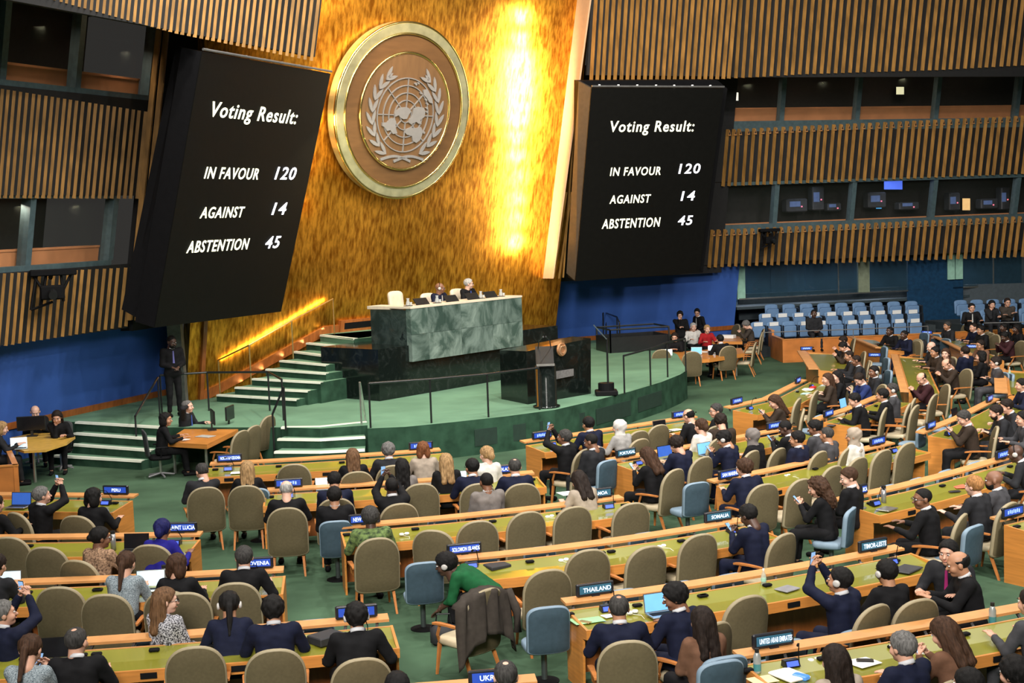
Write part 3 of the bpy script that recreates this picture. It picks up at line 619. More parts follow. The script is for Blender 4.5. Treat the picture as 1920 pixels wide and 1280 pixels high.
def rowdir(key, x):
    """plan frame of a desk at pixel column x: point on the ledge, direction along it, direction toward the stage"""
    pts = DESK[key][0]; px = [p[0] for p in pts]
    f = lambda c: V(P(c, float(np.interp(c, px, [p[1] for p in pts])), LZ))
    c = min(max(x, px[0]+2), px[-1]-2); a, b = f(c-2), f(c+2); t = (b-a).normalized(); t.z = 0; t.normalize()
    return f(c), t, Vector((-t.y, t.x, 0))
def make_desk(key):
    pts, ends, label = DESK[key]
    px = [p[0] for p in pts]; n_ = max(3, int((px[-1]-px[0])/70)); xs = np.linspace(px[0], px[-1], n_)
    co = np.polyfit(px, [p[1] for p in pts], len(pts)-1)
    L = [V(P(x, float(np.polyval(co, x)), LZ)) for x in xs]; N = []
    for i in range(n_):
        t = L[min(i+1, n_-1)]-L[max(i-1, 0)]; N.append(Vector((-t.y, t.x, 0)).normalized())
    O = Vector((L[0].x, L[0].y, 0)); t = thing('delegate_desk', label, 'desk', O)
    Pt = lambda i, b, z: L[i]*1.0-N[i]*b-O-Vector((0, 0, L[i].z))+Vector((0, 0, z))
    def strip(b0, b1, z0a, z1a, z0b, z1b, i0=0, i1=None):
        """strip between setbacks b0 (far) and b1 (near): bottom z0, top z1 at each"""
        m = MB(); i1 = n_-1 if i1 is None else i1; vs = []
        for i in range(i0, i1+1): vs += [Pt(i, b0, z0a), Pt(i, b0, z1a), Pt(i, b1, z1b), Pt(i, b1, z0b)]
        k = i1-i0+1; fs = [(0, 1, 2, 3), tuple(4*(k-1)+j for j in (3, 2, 1, 0))]
        for q in range(k-1): fs += [(q*4+j, q*4+4+j, q*4+4+(j+1) % 4, q*4+(j+1) % 4) for j in range(4)]
        return m.add(vs, fs)
    ob('ledge', (strip(-.09, .085, LZ-.02, LZ+.012, LZ-.038, LZ-.008), WOODL), t)
    ob('desktop', (strip(.47, .78, .715, .744, .70, .738), YEL), t)
    ob('sloped_panel', (strip(.19, .47, .765, .80, .715, .744), YEL), t)
    ob('edge_strip', (strip(.165, .19, .74, .808, .74, .808), WOODL), t)
    ob('fascia', (strip(.78, .815, .62, .742, .62, .742), WOOD), t)
    ob('modesty_panel', (strip(.22, .25, .08, .75, .08, .75), WOODD), t)
    for e in (0, n_-1):
        if ('L' if e == 0 else 'R') not in ends: continue
        s = -1 if e == 0 else 1; al = (L[-1]-L[0]).normalized()*s*.03
        m = MB(); q = [Pt(e, .165, 0), Pt(e, .66, 0), Pt(e, .69, .62), Pt(e, .815, .64), Pt(e, .815, .745), Pt(e, .165, .812)]
        m.prism(q, [p+al for p in q]); ob('end_panel', (m, WOOD), t)
    for i in range(0, n_):
        m = MB(); c = Pt(i, 0.0, 0)+(L[-1]-L[0]).normalized()*(.12 if i == 0 else -.12 if i == n_-1 else 0)
        m.prism([(c.x-.015, c.y-.22, .78), (c.x+.015, c.y-.22, .78), (c.x+.015, c.y-.16, .78), (c.x-.015, c.y-.16, .78)], [(c.x-.015, c.y-.05, LZ-.03), (c.x+.015, c.y-.05, LZ-.03), (c.x+.015, c.y+.03, LZ-.03), (c.x-.015, c.y+.03, LZ-.03)]); ob('bracket', (m, BLACK), t)
    # joints in the leather top and socket plates with loudspeaker on the fascia
    tl = (L[-1]-L[0]).length
    for i in range(n_-1):
        mid = (Pt(i, .825, .68)+Pt(i+1, .825, .68))/2; d = (Pt(i+1, 0, 0)-Pt(i, 0, 0)).normalized(); rz = math.atan2(d.y, d.x)
        if i % 2 == 0: ob('socket_plate', (MB().box((mid.x, mid.y, .685), (.17, .012, .06), rz=rz), BLACKM), t)
        else:
            Mx = Matrix.Translation(mid+Vector((0, 0, .005))) @ Matrix.Rotation(rz, 4, 'Z') @ Matrix.Rotation(math.radians(90), 4, 'X')
            ob('loudspeaker', (MB().lathe([(.042, -.008), (.042, .008)], n=14), BLACKM), t, M=Mx)
        c = (Pt(i, .30, .79)+Pt(i+1, .30, .79))/2+d*.3*((i % 3)-1)
        ob('outlet_box', (MB().box((c.x, c.y, .798), (.11, .07, .03), rz=rz, bev=.008), BLACKM), t)
    DESKD[key] = t; return t
for k in DESK: make_desk(k)
# desks that face across the hall at the far right, given by their own corners
def odd_desk(label, far_, near_, z=.78, wid=.62, ends=True):
    """far_ and near_: pixel ends of the outer edge; the top reaches wid metres to the sitter side"""
    a, b = V(P(*far_, .82)), V(P(*near_, .82)); t = thing('delegate_desk', label, 'desk', (a.x, a.y, 0)); O = Vector((a.x, a.y, 0)); d = (b-a).normalized(); s = Vector((d.y, -d.x, 0))*wid
    if wid < 0: pass
    z0 = Vector((0, 0, .82)); g = lambda p, k, z: Vector((p.x, p.y, 0))-O+s*k+Vector((0, 0, z))
    ob('desktop', (MB().prism([g(a, .12, .77), g(b, .12, .77), g(b, 1, .70), g(a, 1, .70)], [g(a, .12, .80), g(b, .12, .80), g(b, 1, .742), g(a, 1, .742)]), YEL), t)
    ob('ledge', (MB().prism([g(a, -.2, .86), g(b, -.2, .86), g(b, .06, .85), g(a, .06, .85)], [g(a, -.2, .895), g(b, -.2, .895), g(b, .06, .88), g(a, .06, .88)]), WOODL), t)
    ob('front_panel', (MB().prism([g(a, .06, 0), g(b, .06, 0), g(b, .12, 0), g(a, .12, 0)], [g(a, .06, .86), g(b, .06, .86), g(b, .12, .84), g(a, .12, .84)]), WOOD), t)
    ob('fascia', (MB().prism([g(a, 1, .62), g(b, 1, .62), g(b, 1.05, .62), g(a, 1.05, .62)], [g(a, 1, .745), g(b, 1, .745), g(b, 1.05, .745), g(a, 1.05, .745)]), WOOD), t)
    for p, k in ((a, -1), (b, 1)):
        e = d*.03*k; q = [g(p, .06, 0), g(p, .95, 0), g(p, 1.05, .62), g(p, 1.05, .745), g(p, .06, .84)]
        ob('end_panel', (MB().prism(q, [v+e for v in q]), WOOD), t)
    return t
odd_desk('orange desk facing right, nearest the long parapet on the far right', (1507, 661), (1530, 695), wid=-1.0)
odd_desk('orange desk in front of the blue gallery seats with two men behind it', (1598, 634), (1650, 655), wid=-.7)
odd_desk('curved desk with white documents, in the far right crowd', (1680, 668), (1700, 738), wid=-.75)
odd_desk('long orange desk angled down from the blue sign at the far right', (1738, 624), (1832, 672), wid=-.7)
odd_desk('green topped desk at the right edge with water bottles', (1880, 695), (1884, 740), wid=-1.1)
# ================================================= chairs
OLIVE = mat('chair_back_fabric', (.118, .096, .052), .8, var=.08, scale=30, bump=.2, bscale=300, spec=.2)
RIM = mat('chair_piping', (.30, .25, .155), .6, var=.05)
CREAMS = mat('chair_seat_leather', (.50, .42, .28), .55, var=.06)
CWOOD = mat('chair_wood', (.46, .17, .045), .55, var=.12, scale=10, spec=.2)
SLATE = mat('blue_chair_fabric', (.042, .072, .095), .8, var=.08, scale=20, bump=.15, bscale=250, spec=.2)
SLATEL = mat('blue_chair_piping', (.19, .27, .35), .6, var=.05)
def shell(w, h, th, z0, y0, tilt, curve, top=.5, bot=.15, n=20, mi_side=1, flare=0.0, ex=.62):
    """upright cushion: rounded outline, bowed across, thin edge of its own material"""
    out = []
    for k in range(n*2):
        a = 2*math.pi*k/(n*2); c, s = math.cos(a), math.sin(a)
        e = ex if s >= 0 else .4
        x = math.copysign(abs(c)**e, c)*w/2; 
        zr = top if s >= 0 else bot; z = math.copysign(abs(s)**((.75 if ex < .7 else .92) if s >= 0 else .6), s)*zr*w
        out.append((x*(1+flare*(z/h)), z+(h-top*w if s >= 0 else bot*w)))
    m = MB(); rings = []
    for sc in (0, .55, .93, 1.0):
        rings.append(sc)
    cz = h*.5; f, b = [], []
    def pt(x, z, off, sc):
        X, Z = x*sc, cz+(z-cz)*sc; bow = curve*(1-(X/(w/2))**2)
        return (X, y0-bow+off-math.tan(tilt)*(Z), z0+Z)
    vs = []; K = len(out)
    for side in (0, 1):
        for sc in (.5, .95, 1.0):
            off = (-th/2 if side else th/2)*(1 if sc < 1 else .55)
            vs += [pt(x, z, off, sc) for x, z in out]
    fs = []; ms = []
    for side in (0, 1):
        base = side*3*K
        fs.append(tuple(base+i for i in range(K))); ms.append(0)
        for q in range(2):
            for i in range(K): fs.append((base+q*K+i, base+q*K+(i+1) % K, base+(q+1)*K+(i+1) % K, base+(q+1)*K+i)); ms.append(0 if q == 0 else mi_side)
    for i in range(K): fs.append((2*K+i, 2*K+(i+1) % K, 5*K+(i+1) % K, 5*K+i)); ms.append(mi_side)
    n0 = len(m.v); m.v += vs; m.f += fs; m.m += ms
    return m
def seat_mb(w, d, z, th, yc=0.0):
    m = MB(); K = 24; o = []
    for k in range(K):
        a = 2*math.pi*k/K; c, s = math.cos(a), math.sin(a); o.append((math.copysign(abs(c)**.5, c)*w/2, yc+math.copysign(abs(s)**.5, s)*d/2))
    vs = []
    for sc, zz_ in ((.9, z-th), (1, z-th*.7), (1, z-.02), (.92, z), (.5, z+.008)): vs += [(x*sc, yc+(y-yc)*sc, zz_) for x, y in o]
    fs = [tuple(reversed(range(K))), tuple(range(4*K, 5*K))]+[(q*K+i, q*K+(i+1) % K, (q+1)*K+(i+1) % K, (q+1)*K+i) for q in range(4) for i in range(K)]
    return m.add(vs, fs)
CH = {}
CH['tan'] = [('backrest', shell(.62, .78, .055, .30, -.235, .15, .05, top=.52, bot=.16, ex=.82).mesh('backrest', [OLIVE, RIM], True)), ('seat', seat_mb(.52, .50, .46, .09, .02).mesh('seat', [CREAMS], True))]
for s in (-1, 1):
    CH['tan'].append(('leg', MB().prism([(s*.21-.02, .2, .38), (s*.21+.02, .2, .38), (s*.21+.02, .24, .38), (s*.21-.02, .24, .38)], [(s*.235-.013, .25, 0), (s*.235+.013, .25, 0), (s*.235+.013, .275, 0), (s*.235-.013, .275, 0)]).mesh('leg', [CWOOD])))
    CH['tan'].append(('leg', MB().prism([(s*.21-.022, -.2, .40), (s*.21+.022, -.2, .40), (s*.21+.022, -.16, .40), (s*.21-.022, -.16, .40)], [(s*.235-.014, -.36, 0), (s*.235+.014, -.36, 0), (s*.235+.014, -.33, 0), (s*.235-.014, -.33, 0)]).mesh('leg', [CWOOD])))
    m = MB(); pr = [(-.25, .66, .02), (-.05, .665, .026), (.12, .66, .034), (.2, .65, .03), (.22, .645, .01)]
    lo = [(s*.31-w_, y, z-.02) for y, z, w_ in pr]+[(s*.31+w_, y, z-.02) for y, z, w_ in pr[::-1]]; m.prism(lo, [(x, y, z+.022) for x, y, z in lo])
    m.tube([(s*.305, .1, .65), (s*.285, .17, .5), (s*.225, .21, .40)], .02, 6); CH['tan'].append(('armrest', m.mesh('armrest', [CWOOD])))
CH['blue'] = [('backrest', shell(.50, .56, .07, .40, -.22, .10, .04, top=.30, bot=.12, flare=.06).mesh('backrest', [SLATE, SLATEL], True)), ('seat', seat_mb(.47, .46, .47, .10, .02).mesh('seat', [SLATEL, SLATE], True)),
              ('pedestal', MB().lathe([(.035, .02), (.035, .38), (.08, .39)], n=12).mesh('pedestal', [STEEL, BLACK])), ('floor_plate', MB().lathe([(.17, 0), (.17, .012), (.14, .022), (.04, .03)], n=20).mesh('floor_plate', [BLACKM]))]
CH['blue'][2][1].materials[0] = mat('dark_steel', (.10, .12, .12), .4, metal=.7)
CH['cream'] = [('backrest', shell(.56, .62, .10, .48, -.24, .10, .03, top=.25, bot=.15).mesh('backrest', [CREAM], True)), ('seat', seat_mb(.54, .52, .5, .12).mesh('seat', [CREAM], True)), ('pedestal', MB().lathe([(.04, .06), (.04, .4)], n=10).mesh('pedestal', [BLACK])), ('base', MB().lathe([(.28, 0), (.28, .03), (.05, .07)], n=10).mesh('base', [BLACK]))]
CH['cream'][0][1].polygons.foreach_set('material_index', [0]*len(CH['cream'][0][1].polygons))
MESHF = mat('office_mesh', (.035, .04, .042), .7)
CH['office'] = [('backrest', shell(.5, .58, .04, .48, -.23, .1, .05, top=.22, bot=.15, mi_side=0).mesh('backrest', [MESHF], True)), ('seat', seat_mb(.5, .48, .48, .08).mesh('seat', [BLACKM], True)),
                ('column', MB().lathe([(.03, .1), (.03, .4)], n=10).mesh('column', [STEEL])), ('wheel_base', MB().tube([(0, 0, .1), (.28, .05, .05)], .02, 6).tube([(0, 0, .1), (-.26, .1, .05)], .02, 6).tube([(0, 0, .1), (.1, -.27, .05)], .02, 6).tube([(0, 0, .1), (-.18, -.22, .05)], .02, 6).tube([(0, 0, .1), (0, .28, .05)], .02, 6).mesh('wheel_base', [mat('grey_plastic', (.2, .2, .21), .4)]))]
for s in (-1, 1): CH['office'].append(('armrest', MB().box((s*.29, .02, .68), (.06, .26, .03), bev=.01).tube([(s*.28, 0, .67), (s*.25, 0, .47)], .015, 6).mesh('armrest', [BLACKM])))
def nlabel(kind): return {'tan': 'tan_chair', 'blue': 'blue_chair', 'cream': 'cream_chair', 'office': 'office_chair'}[kind]
CHN = {'tan': 'desk_chair', 'blue': 'adviser_chair', 'cream': 'executive_chair', 'office': 'office_chair'}
def chair(kind, pos, face, label, group=None, z=0.0):
    """face: plan direction the sitter looks"""
    rz = math.atan2(face.y, face.x)-math.pi/2
    t = thing(CHN[kind], label, 'chair', (pos[0], pos[1], z), rz, group)
    for n_, me in CH[kind]: ob(n_, me, t)
    return t
def rot(v, deg): a = math.radians(deg); return Vector((v.x*math.cos(a)-v.y*math.sin(a), v.x*math.sin(a)+v.y*math.cos(a), 0))
def chair_px(kind, key, x, y, label, yaw=0, zc=None, floor=0.0, fdir=None):
    """chair whose back centre shows at x, y"""
    f = fdir if fdir is not None else rowdir(key, x)[2]; f = rot(f, yaw)
    hb = (.72 if kind == 'tan' else .66)+floor; p = V(P(x, y, hb)); p = p+f*.30; return chair(kind, (p.x, p.y), f, label, z=floor)
TAN = [  # desk key, pixel of the back's centre, yaw, where
 ('lucia', 22, 1050, 0, 'cut by the left edge, behind the SAINT LUCIA desk'), ('lucia', 91, 1070, 0, 'second from the left edge behind the SAINT LUCIA desk'),
 ('lucia', 286, 1066, 0, 'behind the person in royal blue at the SAINT LUCIA desk'), ('peru', 100, 990, 0, 'hidden'),
 ('slovenia', 116, 1150, 0, 'behind the SLOVENIA desk, left of the woman in tweed'), ('slovenia', 203, 1165, 0, 'directly behind the woman in the tweed jacket'),
 ('slovenia', 350, 1162, 0, 'between the long-haired woman and the ponytail woman'), ('spain', 368, 1270, 0, 'between the curly-haired man and the man in navy, nearest row left'),
 ('macedonia', 552, 905, 0, 'behind the NORTH MACEDONIA desk right of the blonde woman'), ('macedonia', 800, 893, -8, 'between two red-haired women at the front middle desk'),
 ('poland', 789, 945, 0, 'between the man filming and the laptop man at the POLAND desk'),
 ('samoa', 815, 1038, -26, 'turned sideways behind the SOLOMON ISLANDS sign'), ('samoa', 895, 1020, 0, 'right of the SOLOMON ISLANDS sign'),
 ('samoa', 986, 1002, 0, 'third from the left behind the SAMOA desk'), ('samoa', 1073, 992, 0, 'fourth from the left behind the SAMOA desk'), ('samoa', 1182, 985, 0, 'at the right end of the SAMOA desk'),
 ('solomon', 1026, 1118, 0, 'with visible armrest, left of the THAILAND sign'), ('solomon', 1101, 1078, 0, 'just above the THAILAND sign'),
 ('solomon', 1210, 1072, 0, 'just above the open laptop of the THAILAND desk'), ('solomon', 1307, 1048, 0, 'right of the hanging earphone cables'),
 ('thailand', 1396, 1172, 0, 'right of the dark-haired woman in brown'),
 ('firstrow', 1194, 840, 0, 'right of the white headscarf woman at the front desk'), ('firstrow', 1232, 828, 0, 'in front of the grey laptop at the front desk'),
 ('marino', 1496, 938, 0, 'right of the man in navy at the SAN MARINO desk'), ('marino', 1556, 912, 0, 'second right of the man in navy at the SAN MARINO desk'),
 ('marino', 1604, 895, 0, 'behind the brown-haired youth at the SAN MARINO desk'), ('marino', 1650, 880, 0, 'tall in the middle of the SAN MARINO desk right part'), ('marino', 1695, 866, 0, 'at the right end of the SAN MARINO desk'),
 ('q1', 1491, 776, 0, 'behind the woman at the desk with stacked papers'), ('q1', 1524, 760, 0, 'next to the red folder on the far curved desk'),
 ('q2', 1711, 790, 0, 'at the right end of the short desk in the crowded block'), ('q2', 1746, 768, 0, 'behind the man with the headset in the crowded block'),
]
for i, (k, x, y, yaw, w_) in enumerate(TAN):
    if w_ == 'hidden': continue
    chair_px('tan', k, x, y, 'empty tan chair '+w_, yaw)
BLUEC = [('macedonia', 478, 948, -8, 'empty slate blue chair behind the blond woman at the front middle desk'),
 ('solomon', 797, 1096, -5, 'slate blue chair left of the person in the green jacket'), ('thailand', 1030, 1185, -8, 'empty slate blue chair in the aisle left of the THAILAND desk'),
 ('marino', 1308, 938, -10, 'empty slate blue chair in the aisle left of the SAN MARINO desk'), ('emirates', 1362, 1285, 0, 'slate blue chair cut by the bottom edge behind the woman in brown'),
 ('africa', 1828, 1025, 0, 'slate blue chair behind the ginger-haired person'), ('poland', 640, 1010, 0, '')]
for k, x, y, yaw, w_ in BLUEC:
    if w_: chair_px('blue', k, x, y, w_, yaw)
ORD = 'first second third fourth fifth sixth seventh eighth ninth tenth eleventh twelfth'.split()
_cnt = {}
# folding adviser seats in front of each ledge: pixel of the visible top
TOPS = [('slovenia', 148, 1093), ('slovenia', 389, 1082), ('spain', 282, 1200), ('spain', 425, 1191), ('spain', 590, 1181), ('solomon', 919, 1040), ('solomon', 1028, 1031), ('solomon', 1132, 1020), ('solomon', 1232, 1004),
        ('thailand', 1190, 1126), ('thailand', 1297, 1102), ('thailand', 1400, 1085), ('emirates', 1645, 1196), ('emirates', 1510, 1215), ('africa', 1755, 904), ('africa', 1810, 889), ('africa', 1864, 873), ('samoa', 740, 985), ('samoa', 838, 976), ('africa', 1700, 920), ('q2', 1565, 779), ('q3', 1762, 800), ('q3', 1820, 775)]
for k, x, y in TOPS:
    f = rowdir(k, x)[2]; p = V(P(x, y, .80)); L0 = rowdir(k, x)[0]; p = Vector((L0.x, L0.y, 0))+f*.40
    _cnt[k] = _cnt.get(k, -1)+1
    t = thing('adviser_chair', ORD[_cnt[k]]+' low blue seat back under the ledge of the %s desk' % {'slovenia': 'SLOVENIA', 'spain': 'SPAIN', 'solomon': 'SOLOMON ISLANDS', 'thailand': 'THAILAND', 'emirates': 'UNITED ARAB EMIRATES', 'africa': 'SOUTH AFRICA', 'samoa': 'SAMOA', 'q2': 'short crowded right', 'q3': 'phone user'}[k], 'seat', (p.x, p.y, 0), math.atan2(f.y, f.x)-math.pi/2, 'adviser seats in front of the '+k+' desk')
    m = CH.setdefault('low', [('backrest', shell(.46, .42, .06, .38, 0, .04, .03, top=.25, bot=.12).mesh('backrest', [SLATE, SLATEL], True)), ('seat', seat_mb(.44, .40, .46, .07, .22).mesh('seat', [SLATEL], True)), ('post', MB().lathe([(.03, 0), (.03, .4)], (0, .15, 0), n=8).mesh('post', [BLACK]))])
    for n_, me in m: ob(n_, me, t)
# ================================================= gallery at the far right
GU = Vector((math.cos(math.radians(14)), math.sin(math.radians(14)), 0)); GN = Vector((GU.y, -GU.x, 0))      # along the rows; toward the hall
def seat_row(tag_, x0, x1, n, ytop0, ytop1, ztop, papers, lab):
    for i in range(n):
        t_ = i/(n-1); x = x0+(x1-x0)*t_; y = ytop0+(ytop1-ytop0)*t_; p = V(P(x, y, ztop)); zf = ztop-.86
        t = thing('gallery_seat', '%s blue folding seat from the left in the %s' % (ORD[i], lab), 'seat', (p.x, p.y, zf), math.atan2(GN.y, GN.x)-math.pi/2, lab+(' with papers' if papers[i % len(papers)] else ' without papers'))
        if 'gal' not in CH:
            gb = mat('gallery_blue', (.13, .24, .42), .7, var=.06); gd = mat('gallery_shell', (.10, .14, .18), .6)
            CH['gal'] = [('backrest', shell(.50, .50, .07, .36, -.22, .08, .03, top=.20, bot=.1).mesh('backrest', [gb, gb], True)), ('seat', MB().box((0, -.10, .50), (.48, .10, .42), bev=.04).mesh('seat', [gb])), ('side_panel', MB().box((-.28, -.1, .36), (.03, .34, .72), bev=.01).mesh('side_panel', [BLACK]))]
            CH['gpaper'] = MB().prism([(-.17, -.16, .68), (.17, -.16, .68), (.17, -.15, .84), (-.17, -.15, .84)], [(-.17, -.145, .68), (.17, -.145, .68), (.17, -.135, .845), (-.17, -.135, .845)]).mesh('paper', [WHITE])
        for n_, me in CH['gal']: ob(n_, me, t)
        if papers[i % len(papers)]:
            pt = thing('reserved_paper', 'white paper on the %s seat from the left in the %s' % (ORD[i], lab), 'paper', (p.x, p.y, zf), t.rotation_euler.z, 'papers on the '+lab, me=CH['gpaper'])
seat_row('c', 1451, 1715, 9, 571, 565, 1.71, [0], 'back gallery row')
seat_row('b', 1440, 1716, 10, 588, 580, 1.45, [1], 'middle gallery row')
seat_row('a', 1425, 1720, 11, 604, 597, 1.21, [1, 1, 0], 'front gallery row')
seat_row('d', 1808, 1930, 5, 563, 560, 1.71, [0], 'back row of the right gallery')
seat_row('e', 1820, 1930, 4, 582, 578, 1.45, [0], 'second row of the right gallery')
for x0, x1 in ((1412, 1740), (1795, 2000)):
    for yy0, zt_, nm_ in ((571, .85, 0), (588, .59, 1), (604, .35, 2)):
        a_, b_ = V(P(x0, yy0+(0 if x0 < 1500 else -8), zt_+.86)), V(P(x1, yy0-4-(4 if x0 < 1500 else 12), zt_+.86)); n_ = GN*.5; bk = GN*-2.2
        q_ = [Vector((p.x, p.y, 0)) for p in (a_+n_, b_+n_, b_+bk, a_+bk)]; struct('gallery_floor', (MB().prism(q_, [p+Vector((0, 0, zt_)) for p in q_]), mat('gallery_step', (.02, .03, .035), .8)))
# terraces, dado, glass wall
def gslab(name, pts_px, z, h, th, mt, parent=None, lean=0, **kw):
    a, b = V(P(*pts_px[0], z)), V(P(*pts_px[1], z)); d = (b-a).normalized(); n_ = Vector((-d.y, d.x, 0))*th
    m = MB(); m.prism([a, b, b+n_, a+n_], [p+Vector((0, 0, h)) for p in (a, b, b+n_, a+n_)]); return struct(name, (m, mt), parent)
gslab('trim_8', ((1386, 600), (1731, 583)), 1.0, 1.0, .1, mat('dado_grey', (.05, .07, .085), .5))
gslab('trim_9', ((1787, 582), (1990, 576)), 1.0, 1.0, .1, mat('dado_grey', (.1, .1, .1), .5))
GA = V(P(1386, 561, 1.9))
gw = struct('window_5', None)
def gpt(px, z): # point on the glass wall plane
    return V(PP(px, 560-(px-1386)*.022, GA, np.array([math.sin(math.radians(14)), -math.cos(math.radians(14)), 0])))
def gp(px, z): p = gpt(px, 0); return Vector((p.x, p.y, z))
def gpane(x0, x1, z0, z1, mt, name, th=.03, par=gw, dy=0):
    p, q_ = gp(x0, z0), gp(x1, z0); n_ = Vector((-GN.x, -GN.y, 0)); m = MB()
    m.prism([p+n_*dy, q_+n_*dy, q_+n_*(th+dy), p+n_*(th+dy)], [Vector((v.x, v.y, z1)) for v in (p+n_*dy, q_+n_*dy, q_+n_*(th+dy), p+n_*(th+dy))]); return ob(name, (m, mt), par)
for x0, x1 in ((1400, 1445), (1446, 1478), (1479, 1510), (1511, 1572), (1574, 1610), (1632, 1703), (1805, 1862), (1864, 1925), (1926, 1990)): gpane(x0, x1, 1.9, 3.6, GLASSB, 'pane')
gpane(1383, 1398, 1.9, 3.5, GREENGL, 'door_post', .1); gpane(1610, 1631, 1.9, 3.5, mat('olive_post', (.22, .26, .18), .5), 'door_post', .1)
gpane(1572, 1573.6, 1.9, 3.5, STEEL, 'mullion', .05); gpane(1862, 1864, 1.9, 3.5, STEEL, 'mullion', .05); gpane(1386, 1731, 1.88, 1.93, STEEL, 'sill', .1); gpane(1787, 1990, 1.88, 1.94, STEEL, 'sill', .1)
bl = struct('wall_gallery', None)
gpane(1703, 1806, 0, 3.9, mat('deep_blue_wall', (.006, .045, .11), .5, var=.2), 'panel', .1, bl)
gpane(1775, 1788, 2.25, 3.35, GREENGL, 'door_leaf', .05, bl, -.1); gpane(1790, 1803, 2.25, 3.35, GREENGL, 'door_leaf', .05, bl, -.1)
gpane(1383, 2000, 0, 3.9, mat('lobby_back', (.012, .035, .06), .6, var=.5, scale=.8), 'lobby_wall', .1, bl, 3.0)
gpane(1383, 2000, 3.55, 3.9, DARK, 'header', .3, bl, -.02)
gpane(1383, 2000, 1.5, 1.6, mat('lobby_floor', (.04, .06, .07), .5), 'lobby_floor', 3.0, bl, .1)
# ================================================= people
def nets(fn, lo, hi, h):
    """smooth closed surface of fn(P) < 0 on a regular grid (naive surface nets)"""
    ax = [np.arange(lo[i]-h, hi[i]+2*h, h) for i in range(3)]; G = np.stack(np.meshgrid(*ax, indexing='ij'), -1)
    v = fn(G); s = v < 0; nx, ny, nz = v.shape
    cs = sum(s[i:nx-1+i, j:ny-1+j, k:nz-1+k].astype(int) for i in (0, 1) for j in (0, 1) for k in (0, 1)); act = (cs > 0) & (cs < 8)
    pos = np.zeros((nx-1, ny-1, nz-1, 3)); cnt = np.zeros((nx-1, ny-1, nz-1))
    for a in range(3):
        o1, o2 = [b for b in range(3) if b != a]
        for i in (0, 1):
            for j in (0, 1):
                sl0 = [slice(0, n-1) for n in (nx, ny, nz)]; sl0[o1] = slice(i, (nx, ny, nz)[o1]-1+i); sl0[o2] = slice(j, (nx, ny, nz)[o2]-1+j)
                sl1 = list(sl0); sl1[a] = slice(1, (nx, ny, nz)[a]); sl0, sl1 = tuple(sl0), tuple(sl1)
                v0, v1 = v[sl0], v[sl1]; cr = (v0 < 0) != (v1 < 0); t = np.where(cr, v0/np.where(cr, v0-v1, 1), 0)
                p = G[sl0]+(G[sl1]-G[sl0])*t[..., None]; pos += p*cr[..., None]; cnt += cr
    idx = -np.ones(act.shape, int); idx[act] = np.arange(act.sum()); V_ = pos[act]/cnt[act][:, None]
    F = []
    for a in range(3):
        o1, o2 = [(1, 2), (2, 0), (0, 1)][a]
        sl0 = [slice(None)]*3; sl1 = [slice(None)]*3; sl0[a] = slice(0, -1); sl1[a] = slice(1, None)
        c = s[tuple(sl0)] != s[tuple(sl1)]; I = np.argwhere(c); ok = (I[:, o1] > 0) & (I[:, o2] > 0) & (I[:, o1] < v.shape[o1]-1) & (I[:, o2] < v.shape[o2]-1); I = I[ok]
        inside = s[tuple(sl0)][tuple(I.T)]; q = []
        for d1, d2 in ((1, 1), (0, 1), (0, 0), (1, 0)):
            J = I.copy(); J[:, o1] -= d1; J[:, o2] -= d2; q.append(idx[tuple(J.T)])
        Q = np.stack(q, 1); Q[~inside] = Q[~inside][:, ::-1]; F.append(Q)
    return V_, np.concatenate(F)
def smin(a, b, k): h = np.clip(.5+.5*(b-a)/k, 0, 1); return b+(a-b)*h-k*h*(1-h)
def cap(P_, a, b, ra, rb):
    a, b = np.array(a, float), np.array(b, float); ab = b-a; t = np.clip(((P_-a)@ab)/max(ab@ab, 1e-9), 0, 1)
    return np.linalg.norm(P_-a-t[..., None]*ab, axis=-1)-(ra+(rb-ra)*t)
def ell(P_, c, r):
    q = (P_-np.array(c))/np.array(r); k0 = np.linalg.norm(q, axis=-1); k1 = np.linalg.norm(q/np.array(r), axis=-1); return k0*(k0-1)/np.maximum(k1, 1e-6)
def union(P_, prims, k):
    d = None
    for p in prims:
        e = cap(P_, *p[1:]) if p[0] == 'c' else ell(P_, *p[1:]); d = e if d is None else smin(d, e, k)
    return d
def bounds(prims, pad=.03):
    lo, hi = np.full(3, 9.), np.full(3, -9.)
    for p in prims:
        if p[0] == 'c':
            for q, r in ((p[1], p[3]), (p[2], p[4])): lo = np.minimum(lo, np.array(q)-r); hi = np.maximum(hi, np.array(q)+r)
        else: lo = np.minimum(lo, np.array(p[1])-np.array(p[2])); hi = np.maximum(hi, np.array(p[1])+np.array(p[2]))
    return lo-pad, hi+pad
def npmesh(name, parts, nm=1):
    """parts: (V, F quads, material index array or int)"""
    vs, fs, ms, o = [], [], [], 0
    for v, f, m_ in parts: vs.append(v); fs.append(f+o); o += len(v); ms.append(np.full(len(f), m_) if np.isscalar(m_) else m_)
    v = np.concatenate(vs).astype(np.float32); f = np.concatenate(fs).astype(np.int32); ms = np.concatenate(ms).astype(np.int32)
    me = bpy.data.meshes.new(name); me.vertices.add(len(v)); me.vertices.foreach_set('co', v.ravel()); me.loops.add(f.size); me.loops.foreach_set('vertex_index', f.ravel())
    me.polygons.add(len(f)); me.polygons.foreach_set('loop_start', np.arange(0, f.size, 4, dtype=np.int32)); me.polygons.foreach_set('loop_total', np.full(len(f), 4, np.int32))
    me.polygons.foreach_set('material_index', ms); me.update(calc_edges=True); me.validate(); me.shade_smooth(); return me
